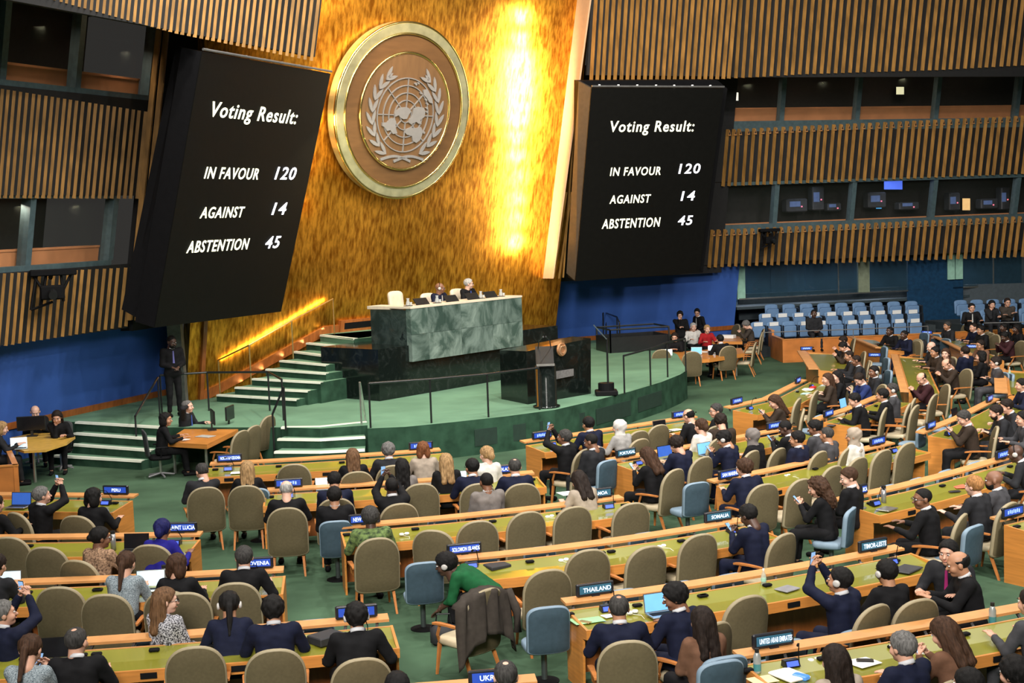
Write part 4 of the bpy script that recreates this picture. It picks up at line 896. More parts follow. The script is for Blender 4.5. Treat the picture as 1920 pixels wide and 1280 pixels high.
# ---- head (local: face +Y, centre of the skull at the origin)
HEAD = [('e', (0, -.012, .03), (.074, .094, .086)), ('e', (0, .022, -.03), (.058, .066, .082)), ('e', (0, .048, -.088), (.034, .036, .028)), ('c', (0, .084, .0), (0, .106, -.030), .009, .014),
        ('c', (-.034, .078, .028), (.034, .078, .028), .011, .011), ('e', (-.079, -.008, -.008), (.011, .021, .032)), ('e', (.079, -.008, -.008), (.011, .021, .032)), ('e', (-.04, .055, -.035), (.024, .03, .03)), ('e', (.04, .055, -.035), (.024, .03, .03)),
        ('c', (0, -.02, -.06), (0, -.035, -.15), .055, .056)]
def head_fn(G):
    d = union(G, HEAD, .016)
    for s in (-1, 1): d = -smin(-d, ell(G, (s*.031, .098, .006), (.018, .014, .012)), .008)
    return d
hv, hf = nets(head_fn, (-.1, -.12, -.2), (.1, .13, .13), .0105)
def ball(c, r, n=8):
    """small quad sphere"""
    vs, fs = [], []
    for i in range(5):
        ph = math.pi*i/4; 
        for j in range(n): a = 2*math.pi*j/n; vs.append((c[0]+r[0]*math.sin(ph)*math.cos(a), c[1]+r[1]*math.cos(ph), c[2]+r[2]*math.sin(ph)*math.sin(a)))
    for i in range(4):
        for j in range(n): fs.append((i*n+j, i*n+(j+1) % n, (i+1)*n+(j+1) % n, (i+1)*n+j))
    return np.array(vs), np.array(fs)
HEADP = [(hv, hf, 0)]
for s in (-1, 1):
    HEADP.append((*ball((s*.031, .083, .005), (.013, .010, .009)), 1)); HEADP.append((*ball((s*.031, .090, .005), (.006, .005, .006)), 2)); HEADP.append((*ball((s*.033, .092, .027), (.019, .005, .004)), 2))
HEADP.append((*ball((0, .089, -.060), (.022, .009, .007)), 3))
# ---- hands (local: wrist at origin, fingers +Y, back of the hand +Z, thumb toward -X on the right hand)
def hand(curl, side):
    pr = [('e', (0, .045, 0), (.040, .050, .016)), ('c', (0, -.02, 0), (0, .02, 0), .025, .024)]
    for k, (x, L_) in enumerate(((-.030, .070), (-.010, .080), (.011, .074), (.030, .058))):
        a0, a1 = curl*.6, curl*1.5; p0 = (x*.95, .082, 0); p1 = (x*1.15, p0[1]+L_*.5*math.cos(a0), -L_*.5*math.sin(a0)); p2 = (x*1.2, p1[1]+L_*.5*math.cos(a1), p1[2]-L_*.5*math.sin(a1))
        pr += [('c', p0, p1, .0095, .0088), ('c', p1, p2, .0088, .007)]
    pr += [('c', (-.026, .02, -.004), (-.055, .055, -.016), .013, .0105), ('c', (-.055, .055, -.016), (-.052, .086, -.024-.02*curl), .0105, .008)]
    if side < 0: pr = [(p[0], *[(-q[0], q[1], q[2]) if isinstance(q, tuple) and len(q) == 3 and i < (2 if p[0] == 'c' else 1) else q for i, q in enumerate(p[1:])]) for p in pr]
    lo, hi = bounds(pr, .004); return nets(lambda G: union(G, pr, .005), lo, hi, .0066)
HS = 1.14
HANDS = {(c, s): hand(c, s) for c in (.35, 1.0) for s in (-1, 1)}
# ---- hair styles, in head coordinates
def fuzz(G, a, f): return a*(np.sin(G[..., 0]*f+1)*np.sin(G[..., 1]*f*1.1+2)*np.sin(G[..., 2]*f*.9))
def hair_fn(style):
    def cut(G, d, c=.012, low=-.092):
        d = np.maximum(d, (G[..., 1]*.78-(G[..., 2])*.62)-c); return np.maximum(d, low-G[..., 2])
    sk = lambda G, g=.012: ell(G, (0, -.014, .032), (.074+g, .094+g, .086+g))
    def f(G):
        if style == 'short': return cut(G, sk(G, .015)+fuzz(G, .0055, 95))
        if style == 'crop': return cut(G, sk(G, .005)+fuzz(G, .002, 120), .002, -.078)
        if style == 'thick': return cut(G, sk(G, .024)+fuzz(G, .009, 80), .024)
        if style == 'bald': return np.maximum(cut(G, sk(G, .008)+fuzz(G, .003, 90), -.0, -.09), G[..., 2]-.055+np.abs(G[..., 0])*.2-(G[..., 1] < -.04)*.02)
        if style == 'thin': return np.maximum(cut(G, sk(G, .009)+fuzz(G, .003, 90), .0), -(ell(G, (0, -.045, .128), (.034, .036, .026))))
        base = cut(G, sk(G, .016)+fuzz(G, .004, 80), .016, -.09)
        if style == 'long':
            d = smin(base, smin(cap(G, (-.03, -.07, .0), (-.05, -.10, -.26), .055, .045), cap(G, (.03, -.07, .0), (.05, -.10, -.26), .055, .045), .02), .03)
            d = smin(d, smin(cap(G, (-.075, -.03, .0), (-.085, -.03, -.17), .025, .022), cap(G, (.075, -.03, .0), (.085, -.03, -.17), .025, .022), .01), .02); return d+fuzz(G, .006, 70)*np.clip(-G[..., 2]*8, .3, 1)+.004*np.sin(G[..., 0]*160+G[..., 2]*12)*(G[..., 2] < .02)
        if style == 'curly':
            d = smin(smin(base, ell(G, (0, -.05, -.02), (.13, .10, .13)), .03), smin(ell(G, (-.05, -.07, -.17), (.085, .075, .14)), ell(G, (.05, -.07, -.17), (.085, .075, .14)), .03), .03)
            d = np.maximum(d, G[..., 1]-.045-.02*(G[..., 2] > .05)); return d+fuzz(G, .016, 85)
        if style == 'bun': return smin(base, ell(G, (0, -.115, .01), (.036, .034, .036)), .01)
        if style == 'updo': return smin(base, ell(G, (0, -.105, -.015), (.045, .05, .06)), .02)+fuzz(G, .004, 110)
        if style == 'tail': return smin(base, smin(ell(G, (0, -.115, .0), (.022, .02, .022)), cap(G, (0, -.12, -.01), (0, -.14, -.26), .032, .016), .02), .015)+.003*np.sin(G[..., 0]*180)
        if style == 'bob': return np.maximum(smin(base, smin(ell(G, (-.05, -.035, -.05), (.05, .07, .085)), ell(G, (.05, -.035, -.05), (.05, .07, .085)), .02), .03), G[..., 1]-.04-.05*(G[..., 2] > .04))+fuzz(G, .003, 90)
        if style == 'afro': return cut(G, sk(G, .026)+fuzz(G, .006, 130), .028, -.07)
        if style == 'hijab':
            d = smin(ell(G, (0, -.016, .03), (.094, .112, .104)), ell(G, (0, -.005, -.13), (.085, .085, .10)), .05); d = smin(d, ell(G, (0, -.01, -.22), (.15, .11, .055)), .05)
            return np.maximum(d, -ell(G, (0, .10, -.01), (.056, .075, .085)))+.0035*np.sin(G[..., 2]*70+G[..., 1]*55)
        if style == 'beard': return np.maximum(ell(G, (0, .028, -.055), (.062, .068, .068)), np.maximum(G[..., 2]+.035, -G[..., 1]+.0))
    return f
HAIRM = {}
def hair_mesh(style):
    if style not in HAIRM:
        z0 = {'long': -.33, 'curly': -.34, 'tail': -.30, 'hijab': -.29}.get(style, -.16)
        v, f = nets(hair_fn(style), (-.17, -.2, z0), (.17, .13, .16), .0115 if style in ('long', 'curly', 'hijab', 'tail') else .0105)
        HAIRM[style] = npmesh('hair', [(v, f, 0)]); HAIRM[style].materials.append(None)
    return HAIRM[style]
# ---- bodies
POSE = {  # lean, side lean, head pitch, right hand, left hand, curl
 'desk': (.14, 0, .06, (.20, .40, .80), (-.20, .40, .80), .35), 'write': (.34, 0, .45, (.13, .43, .80), (-.18, .42, .80), 1.0), 'phone': (.16, 0, .42, (.055, .36, .93), (-.055, .36, .93), 1.0),
 'up': (.06, 0, -.10, (.05, .34, 1.30), (-.05, .34, 1.30), 1.0), 'chin': (.22, 0, .16, (.03, .20, 1.00), (-.16, .38, .80), 1.0), 'lap': (.02, 0, .05, (.09, .30, .66), (-.09, .30, .66), .35),
 'back': (-.10, 0, .0, (.20, .26, .68), (-.20, .26, .68), .35), 'ear': (.10, .04, .0, (.13, .12, 1.20), (-.18, .36, .80), 1.0), 'type': (.20, 0, .22, (.09, .44, .82), (-.09, .44, .82), .35),
 'cross': (.05, 0, .05, (-.08, .22, .84), (.08, .24, .80), .35), 'elbow': (.24, .10, .0, (.30, .36, .80), (-.12, .44, .80), .35), 'low': (.95, 0, .2, (.14, .55, .42), (-.10, .60, .38), .35),
 'stand': (.02, 0, .05, (.07, .22, 1.06), (-.07, .22, 1.06), .35), 'standchin': (.03, 0, .12, (.02, .14, 1.46), (-.10, .20, 1.20), 1.0), 'standlean': (.15, 0, .3, (.16, .25, 1.0), (-.10, .20, 1.0), .35)}
BODY = {}
def ik(s, h, side, L1=.285, L2=.255):
    s, h = np.array(s), np.array(h); d = h-s; L_ = np.linalg.norm(d); mx = L1+L2-.01
    if L_ > mx: h = s+d/L_*mx; d = h-s; L_ = mx
    L_ = max(L_, .12); a = (L1*L1-L2*L2+L_*L_)/(2*L_); r = math.sqrt(max(L1*L1-a*a, .0004)); u = d/L_
    pole = np.array([side*.55, -.35, -1.0]); pole = pole-u*(pole@u); pole /= np.linalg.norm(pole); return s+u*a+pole*r, h
def joints(pose, fem, yaw_h, pit_h):
    le, si, hp, rh, lh, curl = POSE[pose]; st = pose.startswith('stand'); pz = .95 if st else .55; pe = np.array([0, 0, pz]); sl = .50
    nk = pe+np.array([math.sin(si)*sl, math.sin(le)*sl, math.cos(le)*math.cos(si)*sl-.0]); up = (nk-pe)/sl; pit = hp+pit_h
    hc = nk+np.array([si*.05, .025+math.sin(le+pit*.6)*.11, math.cos(le+pit*.4)*.135]); sw = .155 if fem else .185
    J = dict(pe=pe, nk=nk, up=up, hc=hc, pit=pit, curl=curl, st=st, sw=sw)
    for nm_, s, h in (('r', 1, rh), ('l', -1, lh)):
        sh = nk-up*.055+np.array([s*sw, 0, 0]); el, wr = ik(sh, h, s); J[nm_] = (sh, el, wr)
        if st: J['h'+nm_] = (pe+(s*.085, 0, -.02), np.array([s*.10, .03, .50]), np.array([s*.11, -.01, .09]))
        else: J['h'+nm_] = (pe+(s*.09, .02, 0), np.array([s*.13, .42, .52]), np.array([s*.13, .46, .09]))
    return J
def headM(J, yaw, roll=0):
    cy, sy = math.cos(yaw), math.sin(yaw); cp, sp = math.cos(-J['pit']), math.sin(-J['pit'])
    Rz = np.array([[cy, -sy, 0], [sy, cy, 0], [0, 0, 1]]); Rx = np.array([[1, 0, 0], [0, cp, -sp], [0, sp, cp]]); return Rz@Rx, J['hc']
def body_set(pose, fem, yaw, pit):
    key = (pose, fem, yaw, pit)
    if key in BODY: return BODY[key]
    J = joints(pose, fem, yaw, pit); R, hc = headM(J, yaw); pe, nk, up = J['pe'], J['nk'], J['up']; k_ = .90 if fem else 1.0
    tor = []
    for s in (-1, 1): tor += [('c', tuple(pe+(s*.055, 0, .02)), tuple(pe+up*.36+(s*.068*k_, -.005, 0)), .098*k_, .108*k_)]
    tor += [('c', tuple(nk-up*.075+(-J['sw']+.03, 0, 0)), tuple(nk-up*.075+(J['sw']-.03, 0, 0)), .058, .058), ('c', tuple(nk-up*.09), tuple(nk+up*.0), .085, .045)]
    arms = []
    for s in 'rl': sh, el, wr = J[s]; arms += [('c', tuple(sh), tuple(el), .050*k_, .040*k_), ('c', tuple(el), tuple(wr), .038*k_, .026*k_)]
    legs = [('c', tuple(J['hr'][0]), tuple(J['hl'][0]), .095, .095)]
    for s in 'rl': a, b, c = J['h'+s]; legs += [('c', tuple(a), tuple(b), .078, .055), ('c', tuple(b), tuple(c), .052, .036)]
    neck = [('c', tuple(nk-up*.04), tuple(hc+R@np.array([0, -.03, -.07])), .056*k_, .052*k_)]
    pr = tor+arms+legs+neck; lo, hi = bounds(pr); v, f = nets(lambda G: union(G, pr, .025), lo, hi, .027); parts = [(v, f, 0)]
    for a, b, c in HEADP: parts.append((a@R.T*HS+hc, b, c))
    for s, sg in (('r', 1), ('l', -1)):
        sh, el, wr = J[s]; y = wr-el; y /= np.linalg.norm(y); z = np.array([0, 0, 1.0]) if abs(y[2]) < .75 else np.array([0, -1.0, 0.3]) 
        if pose in ('up', 'phone'): z = np.array([sg*1.0, 0, .3])
        z = z-y*(z@y); z /= np.linalg.norm(z); x = np.cross(y, z); hvv, hff = HANDS[(J['curl'], sg)]; parts.append((hvv@np.stack([x, y, z])+wr, hff, 0))
    me = npmesh('body', parts)
    for _ in range(4): me.materials.append(None)
    inf = lambda L_, g: [('c', p[1], p[2], p[3]+g, p[4]+g) for p in L_]
    jp = inf(tor, .016); ja_ = []
    for s in 'rl':
        sh, el, wr = J[s]; w2 = wr-(wr-el)*.10; ja_ += [('c', tuple(sh), tuple(el), .070*k_, .057*k_), ('c', tuple(el), tuple(w2), .054*k_, .039*k_)]
    jp += [('c', tuple(pe+(-.07, 0, -.03)), tuple(pe+(.07, 0, -.03)), .118, .118)]
    lo, hi = bounds(jp+ja_)
    def jf(G):
        d = np.maximum(union(G, jp, .03), (G-nk-up*.012)@(up*.92+np.array([0, .30, 0]))); d = smin(d, union(G, ja_, .02), .03)+.0035*np.sin(G[..., 2]*46+G[..., 0]*22)*np.sin(G[..., 1]*38+G[..., 2]*20+1); d = np.maximum(d, (pe[2]-(.16 if J['st'] else .075))-G[..., 2])
        return d
    v, f = nets(jf, lo, hi, .0215); ja = npmesh('jacket', [(v, f, 0)]); ja.materials.append(None)
    tp = inf(legs, .014); lo, hi = bounds(tp)
    v, f = nets(lambda G: np.maximum(union(G, tp, .03)+.003*np.sin(G[..., 2]*40), .10-G[..., 2]), lo, hi, .025); tr = npmesh('trousers', [(v, f, 0)]); tr.materials.append(None)
    sh_ = []
    for s in 'rl':
        a = J['h'+s][2]; sp = [('c', (a[0], a[1]-.05, .045), (a[0], a[1]+.14, .035), .045, .035)]
        v, f = nets(lambda G: np.maximum(union(G, sp, .004), -G[..., 2]), *bounds(sp), .02); m_ = npmesh('shoe', [(v, f, 0)]); m_.materials.append(BLACKM); sh_.append(m_)
    # shirt collar: a low ring round the neck
    z = up+np.array([0, .35, 0]); z /= np.linalg.norm(z); x = np.array([1., 0, 0]); y = np.cross(z, x); cv, cf = [], []
    for i in range(14):
        a = 2*math.pi*i/14
        for rr, zz_ in ((.070, -.020), (.066, .018), (.058, .018), (.058, -.02)): cv.append(nk+up*.010+x*math.cos(a)*rr+y*math.sin(a)*rr*1.02+z*zz_)
    for i in range(14):
        for j in range(4): cf.append((i*4+j, ((i+1) % 14)*4+j, ((i+1) % 14)*4+(j+1) % 4, i*4+(j+1) % 4))
    co = npmesh('collar', [(np.array(cv), np.array(cf), 0)]); co.materials.append(None)
    BODY[key] = (me, ja, tr, sh_, co, R, hc, J); return BODY[key]
SKIN = {'l': (.60, .33, .23), 'p': (.66, .40, .30), 't': (.42, .21, .12), 'b': (.20, .09, .05), 'd': (.075, .035, .022)}
HAIRC = {'black': (.010, .009, .009), 'dark': (.022, .014, .011), 'brown': (.065, .032, .018), 'lbrown': (.17, .09, .045), 'red': (.20, .075, .03), 'blond': (.42, .26, .12), 'ginger': (.42, .20, .07), 'grey': (.17, .165, .16), 'dgrey': (.055, .052, .05), 'white': (.50, .49, .47), 'bluescarf': (.012, .014, .10)}
CLO = {'black': (.012, .012, .014), 'char': (.030, .031, .036), 'navy': (.013, .017, .045), 'blue': (.020, .035, .13), 'royal': (.018, .016, .22), 'grey': (.085, .085, .095), 'mgrey': (.19, .17, .16), 'lgrey': (.33, .32, .31), 'beige': (.36, .30, .24), 'white': (.66, .64, .61), 'brown': (.15, .075, .045), 'dbrown': (.055, .038, .028), 'maroon': (.06, .02, .025), 'green': (.012, .10, .035), 'coat': (.075, .062, .052), 'red': (.35, .015, .02), 'tweed': (.16, .21, .24), 'pattern': (.16, .09, .055), 'leaf': (.035, .07, .025), 'dots': (.04, .04, .05)}
def smat(c): return mat('skin_'+c, SKIN[c], .5, var=.05, scale=20)
def hmat(c): return mat('hair_'+c, tuple(v*.8 for v in HAIRC[c]), .6, var=.45, scale=9, stretch=(9, 9, 1.2), bump=.6, bscale=40, spec=.18)
def cmat(c):
    if c == 'tweed': return mat('cloth_tweed', (.07, .10, .12), .9, col2=(.36, .42, .46), scale=90, bump=.3)
    if c == 'pattern': return mat('cloth_pattern', (.07, .035, .02), .9, col2=(.45, .28, .17), scale=45)
    if c == 'leaf': return mat('cloth_leaf', (.015, .03, .012), .9, col2=(.16, .24, .07), scale=22)
    if c == 'dots': return mat('cloth_dots', (.012, .012, .018), .9, col2=(.5, .5, .55), scale=70, detail=0)
    return mat('cloth_'+c, tuple(v*(.62 if max(CLO[c]) < .1 else .9) for v in CLO[c]), .82, var=.14, scale=14, bump=.15, bscale=180, spec=.15)
EYEW, EYED = mat('eye_white', (.7, .68, .65), .3), mat('eye_dark', (.02, .012, .01), .3)
def lipm(c): return mat('lip_'+c, tuple(v*k for v, k in zip(SKIN[c], (.85, .6, .6))), .5)
def setm(o, mats):
    for i, m in enumerate(mats): o.material_slots[i].link = 'OBJECT'; o.material_slots[i].material = m
PEOPLE = []
EARM = MB().lathe([(.030, 0), (.034, .008), (.030, .02), (.015, .024)], n=14).mesh('ear', [mat('headset_grey', (.5, .48, .46), .4)], True)
PHM = MB().box((0, 0, 0), (.074, .009, .150), bev=.004).mesh('phone', [BLACK]); PHS = MB().box((0, -.0052, 0), (.066, .001, .138)).mesh('screen', [mat('phone_screen', (.1, .2, .4), .2, emit=(.35, .6, .95), es=.7)])
PHL = MB().box((0, .006, .05), (.05, .003, .03)).mesh('camera_bump', [BLACKM])
def person(x, y, key, yaw, pose, hyaw, hpit, hair, hc_, skin, cloth, ch, label, floor=0.0, fdir=None, trous=None, extra='', scale=1.0, pz=None, back=.04):
    fem = hair in ('long', 'curly', 'bun', 'updo', 'tail', 'bob', 'hijab') or 'F' in extra
    hy, hp = round(math.radians(hyaw)/.35)*.35, round(hpit/.2)*.2
    me, ja, tr, sh_, co, R, hc, J = body_set(pose, fem, hy, hp); f = fdir if fdir is not None else rowdir(key, x)[2]; f = rot(f, yaw)
    rz = math.atan2(f.y, f.x)-math.pi/2; sz = scale*1.05; scale = scale*(1.11 if pose[:5] != 'stand' else 1.03); h = P(x, y, floor+hc[2]*sz); c, s = math.cos(rz), math.sin(rz)
    ox, oy = h[0]-(hc[0]*c-hc[1]*s)*scale, h[1]-(hc[0]*s+hc[1]*c)*scale
    t = thing('person', label, 'person', (ox, oy, floor), rz, None, me); t.scale = (scale, scale, sz)
    setm(t, [smat(skin), EYEW, EYED, lipm(skin)])
    j = ob('jacket' if cloth in ('black', 'char', 'navy', 'blue', 'grey', 'mgrey', 'brown', 'tweed', 'coat', 'maroon', 'dbrown') else 'top', ja, t); setm(j, [cmat(cloth)])
    q = ob('trousers', tr, t); setm(q, [cmat(trous or ('black' if cloth not in ('navy', 'grey', 'char', 'blue') else cloth))]); [ob('shoe', m_, t) for m_ in sh_]
    if not fem and cloth in ('black', 'char', 'navy', 'blue', 'grey', 'mgrey', 'dbrown', 'maroon') and 'n' not in extra: q = ob('collar', co, t); setm(q, [mat('shirt_white', (.62, .63, .66), .7, var=.03)])
    HM = Matrix([[*(R[i]*HS), hc[i]] for i in range(3)]+[[0, 0, 0, 1]])
    if hair and hair != 'none': q = ob('headscarf' if hair == 'hijab' else 'hair', hair_mesh(hair), t, M=HM); setm(q, [cmat(hc_) if hair == 'hijab' else hmat(hc_)])
    if 'B' in extra: q = ob('beard', hair_mesh('beard'), t, M=HM); setm(q, [hmat(hc_)])
    if 'h' in extra:
        hs = ob('headset', MB().tube([(.088*math.cos(a), -.01, .02+.105*math.sin(a)) for a in np.linspace(0, math.pi, 9)], .006, 5).mesh('band', [BLACKM]), t, M=HM)
        for s_ in (-1, 1): ob('earpiece', EARM, hs, M=Matrix.Translation((s_*.082, -.005, -.005)) @ Matrix.Rotation(s_*math.pi/2, 4, 'Y'))
    if 'g' in extra:
        m = MB()
        for s_ in (-1, 1): m.tube([(s_*.033+.022*math.cos(a), .103, .004+.017*math.sin(a)) for a in np.linspace(0, 2*math.pi, 9)], .0025, 4).tube([(s_*.055, .10, .008), (s_*.084, -.0, .006)], .0025, 4)
        ob('glasses', (m, BLACK), t, M=HM)
    if 'T' in extra:
        m = MB().prism([(-.012, .135, -.10), (.012, .135, -.10), (.012, .14, -.10), (-.012, .14, -.10)], [(-.022, .135, -.36), (.022, .135, -.36), (.022, .145, -.36), (-.022, .145, -.36)]); ob('tie', (m, mat('tie_'+extra[-1], {'g': (.4, .4, .38), 'm': (.3, .01, .12), 'b': (.05, .1, .4)}.get(extra[-1], (.1, .1, .3)), .6)), t, loc=(float(J['nk'][0]), float(J['nk'][1])-.03, float(J['nk'][2])+.05))
    if 'P' in extra or pose in ('up', 'phone') and 'x' not in extra:
        a, b = J['r'], J['l']; dr = a[2]-a[1]; dr = dr/np.linalg.norm(dr); mid = (a[2]+b[2])/2+dr*.085; w = t.matrix_world if False else None
        k = thing('phone', 'phone held by the '+label, 'phone', (ox+(mid[0]*c-mid[1]*s)*scale, oy+(mid[0]*s+mid[1]*c)*scale, floor+mid[2]*sz), rz, None, PHM)
        k.rotation_euler = (.15 if pose == 'up' else -.8, 0, rz); ob('screen', PHS, k); ob('camera_bump', PHL, k)
        k['label'] = ('phone held up by the ' if pose == 'up' else 'phone in the hands of the ')+' '.join(label.split()[:9])
    if ch: 
        cx, cy = ox-f.x*back, oy-f.y*back; chair(ch, (cx, cy), f, {'tan': 'tan chair', 'blue': 'slate blue chair', 'cream': 'cream leather chair', 'office': 'black mesh office chair'}[ch]+' under the '+' '.join(label.split()[:9]), z=floor)
    PEOPLE.append((t, label)); return t
